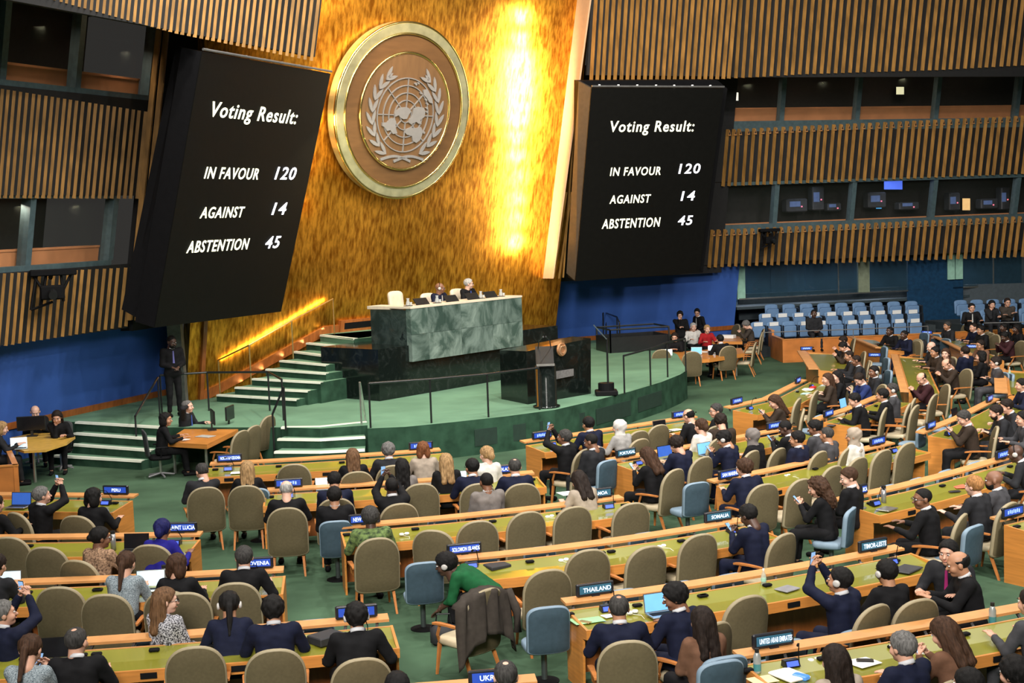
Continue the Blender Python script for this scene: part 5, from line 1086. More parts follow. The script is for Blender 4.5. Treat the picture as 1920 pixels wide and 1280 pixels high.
# x, y of the head, desk, yaw, pose, head yaw, head pitch, hair, hair colour, skin, clothes, chair, label, extra
PP_ = [
(79, 929, 'peru', -25, 'up', -20, 0, 'short', 'grey', 'l', 'black', 'tan', 'grey-haired man in black filming with a phone beside the PERU sign', ''),
(176, 932, 'peru', 0, 'desk', -20, 0, 'bob', 'black', 'l', 'black', 'tan', 'black-haired woman in a black jacket in front of the PERU sign', ''),
(-8, 945, 'peru', -20, 'desk', 0, 0, 'short', 'dark', 'l', 'black', None, 'person at the left edge beside a laptop, only hands and sleeve showing', ''),
(189, 1008, 'lucia', -15, 'desk', -40, 0, 'bun', 'black', 'b', 'pattern', 'tan', 'woman with a dark bun and a brown patterned top', 'g'),
(305, 992, 'lucia', -6, 'elbow', -10, 0, 'updo', 'bluescarf', 'b', 'royal', None, 'person in royal blue with blue-black hair by the SAINT LUCIA sign', 'F'),
(-6, 1060, 'slovenia', -15, 'type', 0, 0, 'short', 'dark', 'l', 'char', None, 'dark-haired person cut by the left edge behind a bright laptop', ''),
(237, 1056, 'slovenia', -8, 'type', -10, 0, 'tail', 'brown', 'l', 'tweed', None, 'woman with a long brown ponytail and a pale blue tweed jacket', ''),
(333, 1060, 'slovenia', -5, 'desk', -15, 0, 'bob', 'brown', 'l', 'black', 'tan', 'brown-haired woman in black between the laptop and the man at the SLOVENIA sign', ''),
(458, 1045, 'slovenia', 0, 'elbow', -10, 0, 'short', 'dgrey', 'l', 'black', 'tan', 'grey-haired man in a black suit beside the SLOVENIA sign', ''),
(311, 1126, 'spain', -35, 'lap', -40, 0, 'long', 'lbrown', 'p', 'dots', 'low', 'woman with long light brown hair and a dotted dress, in profile', 'g'),
(430, 1134, 'spain', 0, 'write', 0, -.2, 'tail', 'black', 't', 'navy', 'low', 'person with a short black ponytail and a headset behind the SLOVENIA desk', 'h'),
(7, 1150, 'spain', -30, 'up', -40, 0, 'short', 'grey', 'l', 'navy', None, 'grey-haired man in navy at the left edge photographing with a phone', ''),
(57, 1218, 'spain', -10, 'phone', -10, 0, 'tail', 'brown', 'l', 'tweed', 'tan', 'woman with a brown ponytail looking at her phone, bottom left', ''),
(144, 1203, 'spain', 0, 'desk', -15, 0, 'thin', 'dgrey', 'l', 'black', 'tan', 'man with curly dark grey hair and a bald spot at a dark laptop', ''),
(512, 1143, 'spain', 0, 'desk', -5, 0, 'thick', 'black', 't', 'navy', 'tan', 'broad man in a navy suit seen from behind, nearest left row', ''),
(668, 1156, 'spain', 3, 'elbow', 5, 0, 'thick', 'black', 't', 'black', 'tan', 'man with thick black hair and a headset, right end of nearest left row', 'h'),
(745, 1290, 'ukraine', 0, 'desk', 0, 0, 'short', 'black', 'b', 'black', None, 'top of a dark head at the bottom edge in the aisle', ''),
(948, 1268, 'ukraine', 0, 'desk', 0, 0, 'thin', 'dgrey', 'p', 'black', None, 'curly grey head in front of the UKRAINE sign', ''),
(379, 884, 'macedonia', 10, 'chin', 15, .2, 'thin', 'dgrey', 'l', 'char', 'tan', 'man with thinning grey hair in the aisle chair left of the front middle desk', ''),
(464, 880, 'macedonia', 0, 'desk', 0, 0, 'long', 'blond', 'p', 'black', 'tan', 'woman with long blond hair at the left end of the front middle desk', ''),
(661, 856, 'macedonia', 0, 'desk', 0, 0, 'long', 'lbrown', 'p', 'black', 'tan', 'woman with long reddish hair in a dark jacket at the front middle desk', ''),
(728, 845, 'macedonia', 0, 'desk', 0, 0, 'thick', 'grey', 'l', 'char', 'tan', 'man with bushy grey hair at the front middle desk', ''),
(754, 876, 'poland', 0, 'lap', 0, 0, 'long', 'black', 't', 'mgrey', 'low', 'woman with long black hair behind the bushy grey-haired man', ''),
(793, 843, 'macedonia', 0, 'desk', 0, 0, 'bob', 'red', 'p', 'beige', None, 'red-haired woman in beige before the dark sign near the stage', ''),
(836, 866, 'poland', 0, 'lap', -10, 0, 'long', 'blond', 'p', 'black', 'low', 'woman with half-up blond hair in black behind the front middle desk', ''),
(912, 852, 'poland', -10, 'lap', 35, 0, 'updo', 'blond', 'p', 'white', 'low', 'blonde woman in white with pinned-up hair beside the POLAND sign', ''),
(537, 918, 'poland', 0, 'desk', -5, .2, 'bald', 'white', 'p', 'black', 'tan', 'balding white-haired man in the left chair of the POLAND desk', ''),
(627, 902, 'poland', 0, 'type', 0, .2, 'short', 'black', 't', 'navy', 'tan', 'dark-haired man bent over a laptop at the POLAND desk', ''),
(627, 930, 'poland', 0, 'lap', 0, 0, 'short', 'black', 't', 'black', 'blue', 'man in black on a blue aisle chair behind the laptop man', ''),
(734, 912, 'poland', 10, 'up', 10, 0, 'crop', 'black', 'd', 'black', 'tan', 'man in black raising a phone at the middle of the POLAND desk', ''),
(885, 876, 'poland', 0, 'desk', 15, 0, 'short', 'black', 't', 'navy', 'tan', 'man in navy with glasses beside the white laptop at the POLAND desk', 'g'),
(912, 903, 'samoa', 0, 'lap', 0, 0, 'crop', 'black', 'b', 'mgrey', 'low', 'close-cropped man in a light grey suit behind the POLAND desk', ''),
(965, 876, 'poland', 0, 'desk', -5, 0, 'thin', 'dgrey', 'l', 'navy', 'tan', 'man with thinning grey hair in navy right of the POLAND sign', ''),
(1085, 900, 'samoa', 5, 'write', 10, 0, 'long', 'dark', 'p', 'beige', 'low', 'dark-haired woman in beige reading white pages by the SAMOA sign', ''),
(694, 970, 'samoa', 0, 'desk', -5, 0, 'afro', 'dgrey', 'd', 'leaf', 'tan', 'person with short grey curls and a green patterned shirt', 'n'),
(1160, 1141, 'thailand', -16, 'desk', -5, 0, 'thin', 'dgrey', 't', 'navy', 'tan', 'grey-haired man in a navy suit under the THAILAND sign', ''),
(1265, 1119, 'thailand', 20, 'desk', 35, .2, 'thick', 'black', 'b', 'navy', 'tan', 'black-haired man in profile beside the open blue-screen laptop', ''),
(1316, 1164, 'thailand', 0, 'lap', 0, 0, 'long', 'dark', 'l', 'brown', 'blue', 'woman with long dark hair and a red clip in a brown blouse', ''),
(1574, 1088, 'thailand', 10, 'up', 15, 0, 'short', 'black', 't', 'navy', 'tan', 'man with a headset raising a phone left of the TIMOR-LESTE sign', 'h'),
(1662, 1073, 'thailand', -5, 'desk', -5, 0, 'short', 'black', 't', 'black', 'tan', 'dark-haired person with a black headband below the TIMOR-LESTE sign', 'hF'),
(1796, 1057, 'thailand', 55, 'type', 0, .0, 'bald', 'black', 't', 'black', None, 'stout balding man in black leaning in from the aisle chair', ''),
(1778, 1036, 'thailand', 115, 'desk', 0, 0, 'short', 'black', 'l', 'char', None, 'man with a magenta tie facing the stout balding man', 'Tm'),
(1565, 1238, 'emirates', 0, 'desk', 0, 0, 'long', 'dark', 'l', 'beige', None, 'woman with long dark hair in cream at the UNITED ARAB EMIRATES desk', ''),
(1692, 1213, 'emirates', 10, 'desk', 5, 0, 'short', 'grey', 'l', 'navy', 'tan', 'grey-haired man in navy reaching over papers at the lower right', ''),
(1769, 1186, 'emirates', 15, 'phone', 10, 0, 'long', 'brown', 'l', 'brown', None, 'woman with very long brown hair and a brown blazer using a phone', ''),
(1932, 1130, 'emirates', 10, 'elbow', 0, 0, 'short', 'dark', 'l', 'grey', None, 'person in a grey suit leaning in from the right edge', ''),
(1815, 1284, 'rightend', 0, 'desk', 0, 0, 'short', 'black', 'l', 'black', None, 'dark head top at the bottom edge below the brown blazer', ''),
(1902, 1262, 'rightend', 0, 'desk', 0, 0, 'thick', 'black', 'l', 'black', None, 'black-haired head in the bottom right corner', ''),
(1058, 820, 'firstrow', 15, 'up', 25, 0, 'short', 'dgrey', 'b', 'black', 'tan', 'grey-haired man in black raising a phone at the left end of the first row', ''),
(1103, 795, 'firstrow', 0, 'desk', 0, 0, 'short', 'black', 't', 'navy', None, 'black-haired man in navy seated upright at the first row desk', ''),
(1108, 828, 'portugal', 8, 'lap', 15, .2, 'crop', 'black', 'b', 'char', 'blue', 'man in a dark suit on the blue chair left of the PORTUGAL sign', ''),
(1161, 801, 'firstrow', 5, 'desk', 20, 0, 'hijab', 'white', 'l', 'lgrey', 'tan', 'woman in a white headscarf and pale jacket at the first row desk', ''),
(1291, 780, 'firstrow', 10, 'chin', 10, .2, 'bald', 'black', 'l', 'black', 'tan', 'balding man in black eating beside the grey laptop', ''),
(1314, 799, 'portugal', 0, 'lap', 5, 0, 'updo', 'brown', 'p', 'white', 'tan', 'woman in a white blouse with tied reddish hair', ''),
(1342, 770, 'firstrow', 25, 'desk', 35, 0, 'short', 'dgrey', 'l', 'black', None, 'bespectacled grey-haired man in profile at the end of the first row', 'g'),
(1351, 790, 'portugal', -30, 'lap', 0, .4, 'thick', 'dark', 'l', 'dbrown', None, 'dark-haired person bent down behind the bespectacled man', ''),
(1213, 855, 'portugal', 10, 'phone', 10, 0, 'long', 'brown', 'l', 'black', 'tan', 'woman with wavy brown hair in black at the left of the PORTUGAL desk', ''),
(1268, 833, 'portugal', 5, 'type', 10, .2, 'thick', 'dark', 'l', 'navy', 'tan', 'man in navy behind the big blue laptop screen', 'n'),
(1357, 823, 'portugal', 10, 'phone', 20, 0, 'thick', 'black', 't', 'navy', 'tan', 'man in navy with a white headset in front of a laptop', 'h'),
(1410, 818, 'portugal', 10, 'desk', 0, 0, 'hijab', 'mgrey', 'l', 'black', 'tan', 'woman in a grey headscarf and black top', ''),
(1472, 803, 'portugal', 15, 'phone', 20, 0, 'crop', 'black', 'd', 'black', None, 'close-cropped man in black with a phone below the small blue sign', ''),
(1494, 823, 'marino', 10, 'lap', 15, 0, 'short', 'black', 't', 'navy', 'tan', 'black-haired man in navy right of the grey headscarf woman', ''),
(1527, 802, 'marino', 10, 'lap', 20, .2, 'short', 'black', 'b', 'grey', None, 'dark-haired person in grey left of the shiny bald man', ''),
(1550, 815, 'marino', 5, 'lap', 10, 0, 'crop', 'dgrey', 't', 'grey', 'tan', 'shiny bald man in a dark grey suit', ''),
(1600, 817, 'marino', 10, 'lap', 20, .0, 'hijab', 'beige', 't', 'white', 'low', 'woman in a cream headscarf and white top', ''),
(1395, 877, 'marino', -10, 'elbow', 15, 0, 'thick', 'brown', 'l', 'navy', 'tan', 'brown-haired man in navy leaning on the SAN MARINO desk', ''),
(1403, 966, 'solomon', 15, 'phone', 10, 0, 'short', 'black', 'd', 'navy', 'tan', 'man in navy with a black tablet right of the SOMALIA sign', ''),
(1591, 895, 'africa', 15, 'lap', 35, .2, 'short', 'brown', 'p', 'black', 'low', 'brown-haired youth in profile behind the SOUTH AFRICA sign', ''),
(1531, 913, 'africa', 25, 'phone', 25, 0, 'curly', 'brown', 'l', 'black', 'blue', 'woman with long curly brown hair in a sleeveless black dress', ''),
(1729, 935, 'africa', 20, 'desk', 35, 0, 'crop', 'black', 'b', 'black', 'tan', 'close-cropped man with glasses in black behind the silver laptop', 'g'),
(1826, 911, 'africa', 0, 'desk', 0, 0, 'short', 'ginger', 'p', 'char', 'tan', 'ginger-haired person in a dark suit', ''),
(1863, 900, 'africa', 10, 'desk', 30, 0, 'none', 'black', 'b', 'grey', 'tan', 'bald bearded man in grey right of the ginger-haired person', 'B'),
(1904, 850, 'africa', 20, 'write', 10, -.2, 'none', 'black', 'd', 'char', 'tan', 'bald man with a white headset writing at the right edge', 'h'),
(1452, 753, 'q1', 15, 'phone', 20, 0, 'long', 'brown', 'l', 'dbrown', 'tan', 'brown-haired woman with a phone at the curved yellow desk', ''),
(1551, 711, 'q1', 20, 'desk', 30, 0, 'long', 'brown', 'l', 'dbrown', 'tan', 'brown-haired woman beside the stacked papers and red folder', ''),
(1569, 706, 'q1', 20, 'desk', 30, 0, 'long', 'black', 'p', 'black', None, 'black-haired woman just behind the brown-haired one near the red folder', ''),
(1611, 711, 'q1', 35, 'phone', 15, .2, 'short', 'dark', 'p', 'blue', 'tan', 'man in a bright blue suit bent over a phone', ''),
(1638, 697, 'q1', 30, 'lap', 30, 0, 'short', 'black', 'b', 'char', None, 'dark-skinned man with a white headset above the blue suit', 'h'),
(1602, 750, 'q2', 10, 'chin', 20, .2, 'short', 'black', 'l', 'black', 'tan', 'man in black resting his chin on his hand by the blue laptop', ''),
(1654, 741, 'q2', 10, 'desk', 10, 0, 'short', 'black', 't', 'black', 'tan', 'black-haired man in black next to the chin-resting man', ''),
(1672, 731, 'q2', 10, 'lap', 15, 0, 'short', 'dgrey', 't', 'grey', 'tan', 'man in grey with a headset behind the pair in black', 'h'),
(1728, 710, 'q2', 35, 'phone', 15, .2, 'bald', 'dark', 'l', 'maroon', 'tan', 'balding man in maroon holding out his hands', 'x'),
(1807, 784, 'q3', 20, 'phone', 15, 0, 'short', 'dgrey', 'l', 'dbrown', 'tan', 'grey-haired man in a brown suit with a phone in front of a black laptop', ''),
(1867, 773, 'q3', 30, 'write', 10, -.2, 'short', 'dark', 'l', 'char', 'tan', 'dark-haired bearded man writing at the right end desk', 'B'),
(1887, 762, 'q3', 30, 'write', 10, -.2, 'short', 'dark', 'l', 'char', 'tan', 'man behind the writing bearded man at the right end desk', ''),
(1918, 785, 'q3', 30, 'desk', 10, 0, 'short', 'black', 'l', 'grey', 'tan', 'black-haired man cut by the right edge beside the writing men', ''),
]
for (x, y, k, yaw, pose, hy, hp, hair, hcol, sk, cl, ch, lab, ex) in PP_:
    if ch == 'low': ch = None
    person(x, y, k, yaw, pose, hy, hp, hair, hcol, sk, cl, ch, lab, extra=ex, back=.34 if k == 'spain' else .04)
# the far right crowd faces left across the hall, toward the stage
def dirv(deg): return Vector((math.cos(math.radians(deg)), math.sin(math.radians(deg)), 0))
FR = [
(1581, 639, 175, 'phone', 0, 0, 'short', 'dark', 'l', 'black', None, 'farther of the two hand-clasping men at the desk facing left', 'x'),
(1581, 650, 178, 'phone', 0, .2, 'short', 'black', 'l', 'dbrown', 'tan', 'nearer of the two hand-clasping men at the desk facing left', 'x'),
(1592, 667, 175, 'desk', 0, .2, 'crop', 'dark', 't', 'char', 'tan', 'reddish bald head in front of the bigger bald man', ''),
(1605, 676, 170, 'desk', 0, .2, 'crop', 'dark', 'b', 'char', 'tan', 'bigger bald man in a dark grey suit at the desk facing left', ''),
(1668, 621, 215, 'desk', 0, 0, 'crop', 'black', 'd', 'black', 'tan', 'left of the two dark-suited men behind the orange desk', ''),
(1695, 628, 205, 'desk', 0, 0, 'crop', 'black', 'd', 'navy', 'tan', 'right of the two men behind the orange desk, in navy', ''),
(1746, 650, 190, 'desk', 0, .2, 'none', 'white', 'p', 'char', None, 'pink bald man in a purple-blue shirt over white documents', ''),
(1753, 660, 195, 'desk', 10, 0, 'short', 'black', 't', 'dbrown', 'tan', 'dark-haired man right of the pink bald man', ''),
(1773, 663, 235, 'lap', 0, 0, 'long', 'brown', 'p', 'dbrown', None, 'brown-haired woman looking toward the camera in the crowd', ''),
(1775, 683, 195, 'phone', 0, .2, 'bald', 'brown', 'l', 'dbrown', 'tan', 'balding man in brown with raised clasped hands', 'x'),
(1809, 659, 120, 'lap', 0, 0, 'short', 'dark', 'l', 'navy', None, 'dark-haired man in navy seen from behind in the far crowd', ''),
(1839, 668, 150, 'lap', 0, 0, 'bob', 'black', 'l', 'black', None, 'black-haired woman right of the navy-suited man in the far crowd', ''),
(1866, 680, 175, 'cross', 0, 0, 'thick', 'dark', 'l', 'grey', 'blue', 'man in grey with a white headset and crossed legs', 'hg'),
(1776, 611, 200, 'desk', 0, 0, 'short', 'dgrey', 't', 'char', None, 'grey-haired man at the far end of the long angled desk', ''),
(1825, 614, 195, 'desk', 0, 0, 'crop', 'dark', 'l', 'navy', 'tan', 'man in navy with a white shirt at the long angled desk', ''),
(1839, 619, 195, 'desk', 0, 0, 'short', 'black', 't', 'black', 'tan', 'black-haired man right of the navy-suited man at the long desk', ''),
(1838, 647, 200, 'desk', 0, 0, 'short', 'dark', 't', 'brown', None, 'man with glasses at the near end of the long angled desk', 'g'),
(1884, 631, 195, 'phone', 0, 0, 'short', 'black', 'd', 'maroon', 'tan', 'man in dark purple with clasped hands right of the long desk', 'x'),
(1882, 614, 195, 'desk', 0, 0, 'short', 'black', 'd', 'black', None, 'dark-skinned man in black upper right of the long desk', ''),
(1906, 617, 195, 'desk', 0, 0, 'long', 'black', 'd', 'black', None, 'person with long black hair in front of a white chair back, far right', ''),
(1915, 722, 178, 'desk', 0, 0, 'short', 'black', 'l', 'navy', None, 'arm and cuff of a man at the green desk on the right edge', ''),
]
for (x, y, dg, pose, hy, hp, hair, hcol, sk, cl, ch, lab, ex) in FR:
    person(x, y, None, 0, pose, hy, hp, hair, hcol, sk, cl, ch, lab, extra=ex, fdir=dirv(dg))
# in the blue gallery seats
for (x, y, fl, pose, hair, hcol, sk, cl, lab, ex) in [(1526, 588, .35, 'lap', 'crop', 'black', 'd', 'char', 'man in a dark jacket sitting alone in the front gallery row', 'n'),
        (1822, 577, .59, 'desk', 'short', 'black', 'l', 'black', 'man in black leaning forward in the right gallery', 'Tg'), (1860, 571, .59, 'chin', 'long', 'black', 'l', 'char', 'person with a hand at the mouth in the right gallery', ''),
        (1889, 567, .59, 'cross', 'short', 'dark', 'l', 'coat', 'person in a brown jacket with white shirt in the right gallery', 'g')]:
    person(x, y, None, 0, pose, 0, 0, hair, hcol, sk, cl, None, lab, extra=ex, fdir=Vector((GN.x-.25, GN.y, 0)), floor=fl)
# staff table beyond the stage
person(1275, 591, None, 0, 'standchin', 0, 0, 'thick', 'black', 'l', 'black', None, 'standing person in black with a hand at the mouth by the staff table', extra='n', fdir=dirv(260))
person(1307, 586, None, 0, 'standlean', 35, 0, 'short', 'black', 'l', 'black', None, 'standing man in a black suit turned toward the person with hand at mouth', extra='Tg', fdir=dirv(215))
person(1265, 632, None, 0, 'type', 0, 0, 'long', 'dark', 'l', 'black', None, 'bespectacled woman in dark clothes seated behind an open laptop', extra='g', fdir=dirv(255))
person(1350, 636, None, 0, 'desk', 10, 0, 'short', 'black', 'l', 'black', 'tan', 'black-haired man in black at the near side of the staff table', fdir=dirv(110))
person(1326, 617, None, 0, 'desk', 0, 0, 'updo', 'blond', 'p', 'red', None, 'person in red at the far side of the staff table', fdir=dirv(280))
person(1300, 613, None, 0, 'desk', 0, 0, 'short', 'white', 'p', 'white', None, 'white-haired person seated behind the two standing men', fdir=dirv(280))
person(1399, 609, None, 0, 'phone', 0, .2, 'thick', 'grey', 'p', 'coat', 'tan', 'grey-haired person in a grey-brown coat reading at the right of the staff table', extra='x', fdir=dirv(175))
# rostrum
rf = -ROS[2]
person(825, 540, None, 0, 'desk', 35, 0, 'none', 'white', 'b', 'navy', 'cream', 'bald man in a navy suit with an earphone behind the marble rostrum', extra='hTg', fdir=rf, floor=ZU)
person(879, 532, None, 0, 'desk', 35, 0, 'short', 'white', 'p', 'black', 'cream', 'grey-haired man with glasses in black behind the marble rostrum', extra='gTb', fdir=rf, floor=ZU)
p = V(P(755, 562, ZU+.85)); chair('cream', (p.x, p.y), rf, 'empty cream leather chair at the left end of the marble rostrum', z=ZU)
# guard at the corner of the stage
person(322, 641, None, 0, 'stand', 15, .2, 'crop', 'black', 'd', 'black', None, 'guard in a black suit with a grey tie standing at the dark corner', extra='TgB', fdir=dirv(-60), floor=ZP, scale=1.08)
# staff tables on the left
person(66, 772, None, 0, 'type', 0, .2, 'bald', 'brown', 'p', 'black', 'office', 'bald bearded man behind a black monitor at the left staff table', extra='Bn', fdir=dirv(-70))
person(107, 782, None, 0, 'chin', 0, .2, 'long', 'dark', 'l', 'black', 'office', 'dark-haired woman in black reading at the left staff table', fdir=dirv(-80))
person(3, 803, None, 0, 'type', 0, 0, 'bob', 'blond', 'p', 'char', None, 'blonde woman at the left edge typing on a bright laptop', fdir=dirv(20))
person(311, 786, None, 0, 'desk', -20, 0, 'bob', 'black', 't', 'black', 'office', 'black-haired person seated left at the wooden staff table', extra='', fdir=dirv(20))
person(352, 762, None, 0, 'ear', 10, 0, 'thin', 'grey', 'p', 'char', None, 'man with a purple tie talking on a phone at the wooden staff table', extra='Tb', fdir=dirv(-10))
# green jacket, bent over to the floor bag
person(836, 1058, 'solomon', 62, 'low', 0, 0, 'afro', 'black', 'd', 'green', None, 'person in a green jacket bending down to a bag beside the aisle', extra='h')
# ================================================= things on and round the desks
SIGNB = mat('sign_housing', (.010, .012, .018), .35)
SIGNS = mat('sign_screen', (.01, .03, .2), .4, emit=(.02, .07, .42), es=.9)
SIGNM = mat('sign_screen_dim', (.02, .08, .12), .4, emit=(.03, .12, .20), es=.55)
SIGNT = mat('sign_letters', (.6, .7, .9), .5, emit=(.62, .78, 1.0), es=1.1)
_sb = MB().box((0, 0, .075), (.47, .05, .15), bev=.012).mesh('housing', [SIGNB])
_sf = MB().box((0, 0, -.0), (.10, .07, .02)).mesh('foot', [SIGNB])
_ss = MB().box((0, -.0255, .078), (.40, .002, .095)).mesh('screen', [SIGNS]); _sm = MB().box((0, -.0255, .078), (.40, .002, .095)).mesh('screen', [SIGNM])
_bars = MB()
for k in range(7): _bars.box((-.12+k*.04, -.027, .078+(.004 if k % 2 else -.003)), (.026, .001, .05))
_bars = _bars.mesh('lettering', [mat('sign_glow', (.3, .45, .9), .5, emit=(.25, .42, .95), es=.8)])
_cb = MB().prism([(-.085, -.05, 0), (.085, -.05, 0), (.085, .05, 0), (-.085, .05, 0)], [(-.08, -.02, .07), (.08, -.02, .07), (.08, .04, .07), (-.08, .04, .07)]).mesh('housing', [SIGNB])
_cs = MB().prism([(-.065, -.047, .012), (.065, -.047, .012), (.065, -.025, .058), (-.065, -.025, .058)], [(-.065, -.050, .013), (.065, -.050, .013), (.065, -.028, .059), (-.065, -.028, .059)]).mesh('screen', [mat('console_screen', (.02, .04, .3), .4, emit=(.10, .18, .95), es=1.1)])
_cm = MB().tube([(.10, .0, .0), (.10, .02, .10), (.06, -.06, .24), (-.01, -.16, .27)], .006, 5).tube([(-.01, -.16, .27), (-.04, -.20, .272)], .013, 6).mesh('microphone', [BLACKM])
def sign(x, y, key, text, dim=False, console=True, bars=False, where='', yaw=0, zb=None, fdir=None, sc=1.0):
    f = fdir if fdir is not None else rowdir(key, x)[2]; f = rot(f, yaw); z = LZ+.01; p = V(P(x, y, z+.075)); rz = math.atan2(f.y, f.x)-math.pi/2
    lab = ('black name sign with lit blue letters reading '+text) if text else 'black name sign, blue screen, '+where
    t = thing('name_sign', lab, 'sign', (p.x, p.y, z), rz); t.scale = (sc, sc, sc)
    ob('housing', _sb, t); ob('foot', _sf, t); ob('screen', _sm if dim else _ss, t)
    if text:
        me = text_mesh(text, .072 if len(text) < 14 else .066, 0, .0005, .0012, SIGNT); xs = [v.co.x for v in me.vertices]; w = max(xs)-min(xs); k = min(1.0, .375/w); ky = 1.15 if k < 1 else 1.0
        o = ob('lettering', me, t); o.matrix_local = Matrix.Translation((.02, -.0275, .073)) @ Matrix.Rotation(math.radians(90), 4, 'X') @ Matrix.Diagonal((k, ky, 1, 1))
    elif bars: ob('lettering', _bars, t)
    if console:
        q = p-f*.34; s_ = thing('microphone_console', ('small blue console with microphone by the '+text+' sign') if text else 'small blue console by the sign '+where, 'console', (q.x, q.y, .775), rz)
        ob('housing', _cb, s_); ob('screen', _cs, s_); ob('microphone', _cm, s_)
for a in [(217, 918, 'peru', 'PERU'), (340, 988, 'lucia', 'SAINT LUCIA'), (478, 1055, 'slovenia', 'SLOVENIA'), (4, 1190, 'spain', 'SPAIN'), (924, 1268, 'ukraine', 'UKRAINE'), (430, 858, 'macedonia', 'NORTH MACEDONIA'),
          (683, 972, 'samoa', 'NEW ZEALAND'), (945, 879, 'poland', 'POLAND'), (1122, 924, 'samoa', 'SAMOA', True), (870, 1028, 'solomon', 'SOLOMON ISLANDS'), (1346, 967, 'solomon', 'SOMALIA', True), (1115, 1103, 'thailand', 'THAILAND', True),
          (1636, 1021, 'thailand', 'TIMOR-LESTE', True), (1449, 1198, 'emirates', 'UNITED ARAB EMIRATES', True), (1173, 848, 'portugal', 'PORTUGAL', True), (1366, 888, 'marino', 'SAN MARINO'), (1607, 919, 'africa', 'SOUTH AFRICA')]:
    sign(a[0], a[1], a[2], a[3], dim=len(a) > 4)
for x, y, k, w in [(668, 1146, 'spain', 'behind the thick-haired man, nearest left row'), (541, 905, 'poland', 'above the white-haired man'), (789, 835, 'macedonia', 'behind the red-haired woman near the stage'),
                   (1016, 815, 'firstrow', 'at the left end of the first row'), (1275, 776, 'firstrow', 'at the right end of the first row'), (1452, 797, 'portugal', 'above the man with the phone, second right row'),
                   (1381, 751, 'q1', 'at the left end of the curved yellow desk'), (1496, 712, 'q1', 'beside the stacked papers, curved yellow desk'), (1553, 774, 'q2', 'on the short desk below the chin-resting man'),
                   (1645, 826, 'marino', 'with a long microphone at the SAN MARINO desk end'), (1745, 796, 'q3', 'left of the man in the brown suit'), (1855, 746, 'q3', 'upper right near the crossed-legs man'),
                   (1880, 851, 'africa', 'in front of the writing bald man'), (1898, 958, 'rightend', 'at the right edge beside the blue chair')]:
    sign(x, y, k, '', bars=True, where=w)
for x, y, d, w in [(1512, 652, 265, 'on the desk facing left'), (1640, 664, 250, 'on the orange desk of the two dark-suited men'), (1738, 622, 240, 'at the top of the long angled desk'), (1823, 648, 250, 'at the near end of the long angled desk')]:
    sign(x, y, None, '', bars=True, where=w, fdir=dirv(d-180), console=False, sc=.8)
# laptops
def laptop(x, y, f, scr, label, w=.34, open_=1.25, dark=False, z=.765, body=None):
    p = V(P(x, y, z)); rz = math.atan2(f.y, f.x)-math.pi/2; t = thing('laptop', label, 'laptop', (p.x, p.y, z), rz)
    bm_ = body or STEEL; ob('keyboard_base', (MB().box((0, -.11, .008), (w, .23, .016), bev=.004), bm_), t); ob('keys', (MB().box((0, -.09, .0165), (w*.85, .11, .002)), BLACKM), t)
    c, s = math.cos(open_), math.sin(open_); hh = .225
    q = lambda a, h, o: (a, h*c*.5-s*o, .012+h*s+c*o*.3)
    ob('lid', (MB().prism([q(-w/2, 0, 0), q(w/2, 0, 0), q(w/2, hh, 0), q(-w/2, hh, 0)], [q(-w/2, 0, -.008), q(w/2, 0, -.008), q(w/2, hh, -.008), q(-w/2, hh, -.008)]), bm_ if not dark else BLACKM), t)
    ob('screen', (MB().prism([q(-w/2+.01, .012, .001), q(w/2-.01, .012, .001), q(w/2-.01, hh-.01, .001), q(-w/2+.01, hh-.01, .001)], [q(-w/2+.01, .012, .002), q(w/2-.01, .012, .002), q(w/2-.01, hh-.01, .002), q(-w/2+.01, hh-.01, .002)]), scr), t)
    return t
SB = mat('screen_blue', (.1, .3, .6), .4, emit=(.20, .48, .90), es=.85); SW = mat('screen_white', (.6, .8, .9), .4, emit=(.62, .82, .95), es=.95); SD = mat('screen_off', (.01, .01, .012), .15); SDB = mat('screen_deep_blue', (.02, .06, .3), .3, emit=(.04, .12, .42), es=.8)
for x, y, k, scr, lab, dark in [(1236, 1148, 'thailand', SB, 'open silver laptop with a blue screen on the THAILAND desk', False), (283, 1102, 'slovenia', SW, 'open laptop with a bright document beside the tweed jacket', False), (40, 948, 'peru', SDB, 'dark laptop left of the man filming at the PERU desk', True),
        (14, 1103, 'slovenia', SW, 'laptop with a white screen at the left edge', False), (256, 1030, 'lucia', SD, 'black laptop left of the person in royal blue', True), (105, 1235, 'spain', SD, 'large black laptop in front of the curly-haired man', True),
        (612, 920, 'poland', SW, 'laptop with a white screen at the POLAND desk left part', False), (857, 908, 'poland', SW, 'laptop with a bright screen beside the man with glasses', False), (1248, 858, 'portugal', SDB, 'big laptop with a dark blue screen at the PORTUGAL desk', True),
        (1322, 852, 'portugal', SB, 'laptop showing a light blue page in front of the headset man', False), (1238, 808, 'firstrow', SD, 'silver laptop with a dark screen on the first row desk', False), (1582, 765, 'q2', SB, 'laptop with a tall blue screen left of the chin-resting man', True),
        (1792, 785, 'q3', SD, 'black laptop in front of the man in the brown suit', True)]:
    laptop(x, y, rowdir(k, x)[2], scr, lab, dark=dark, w=.36)
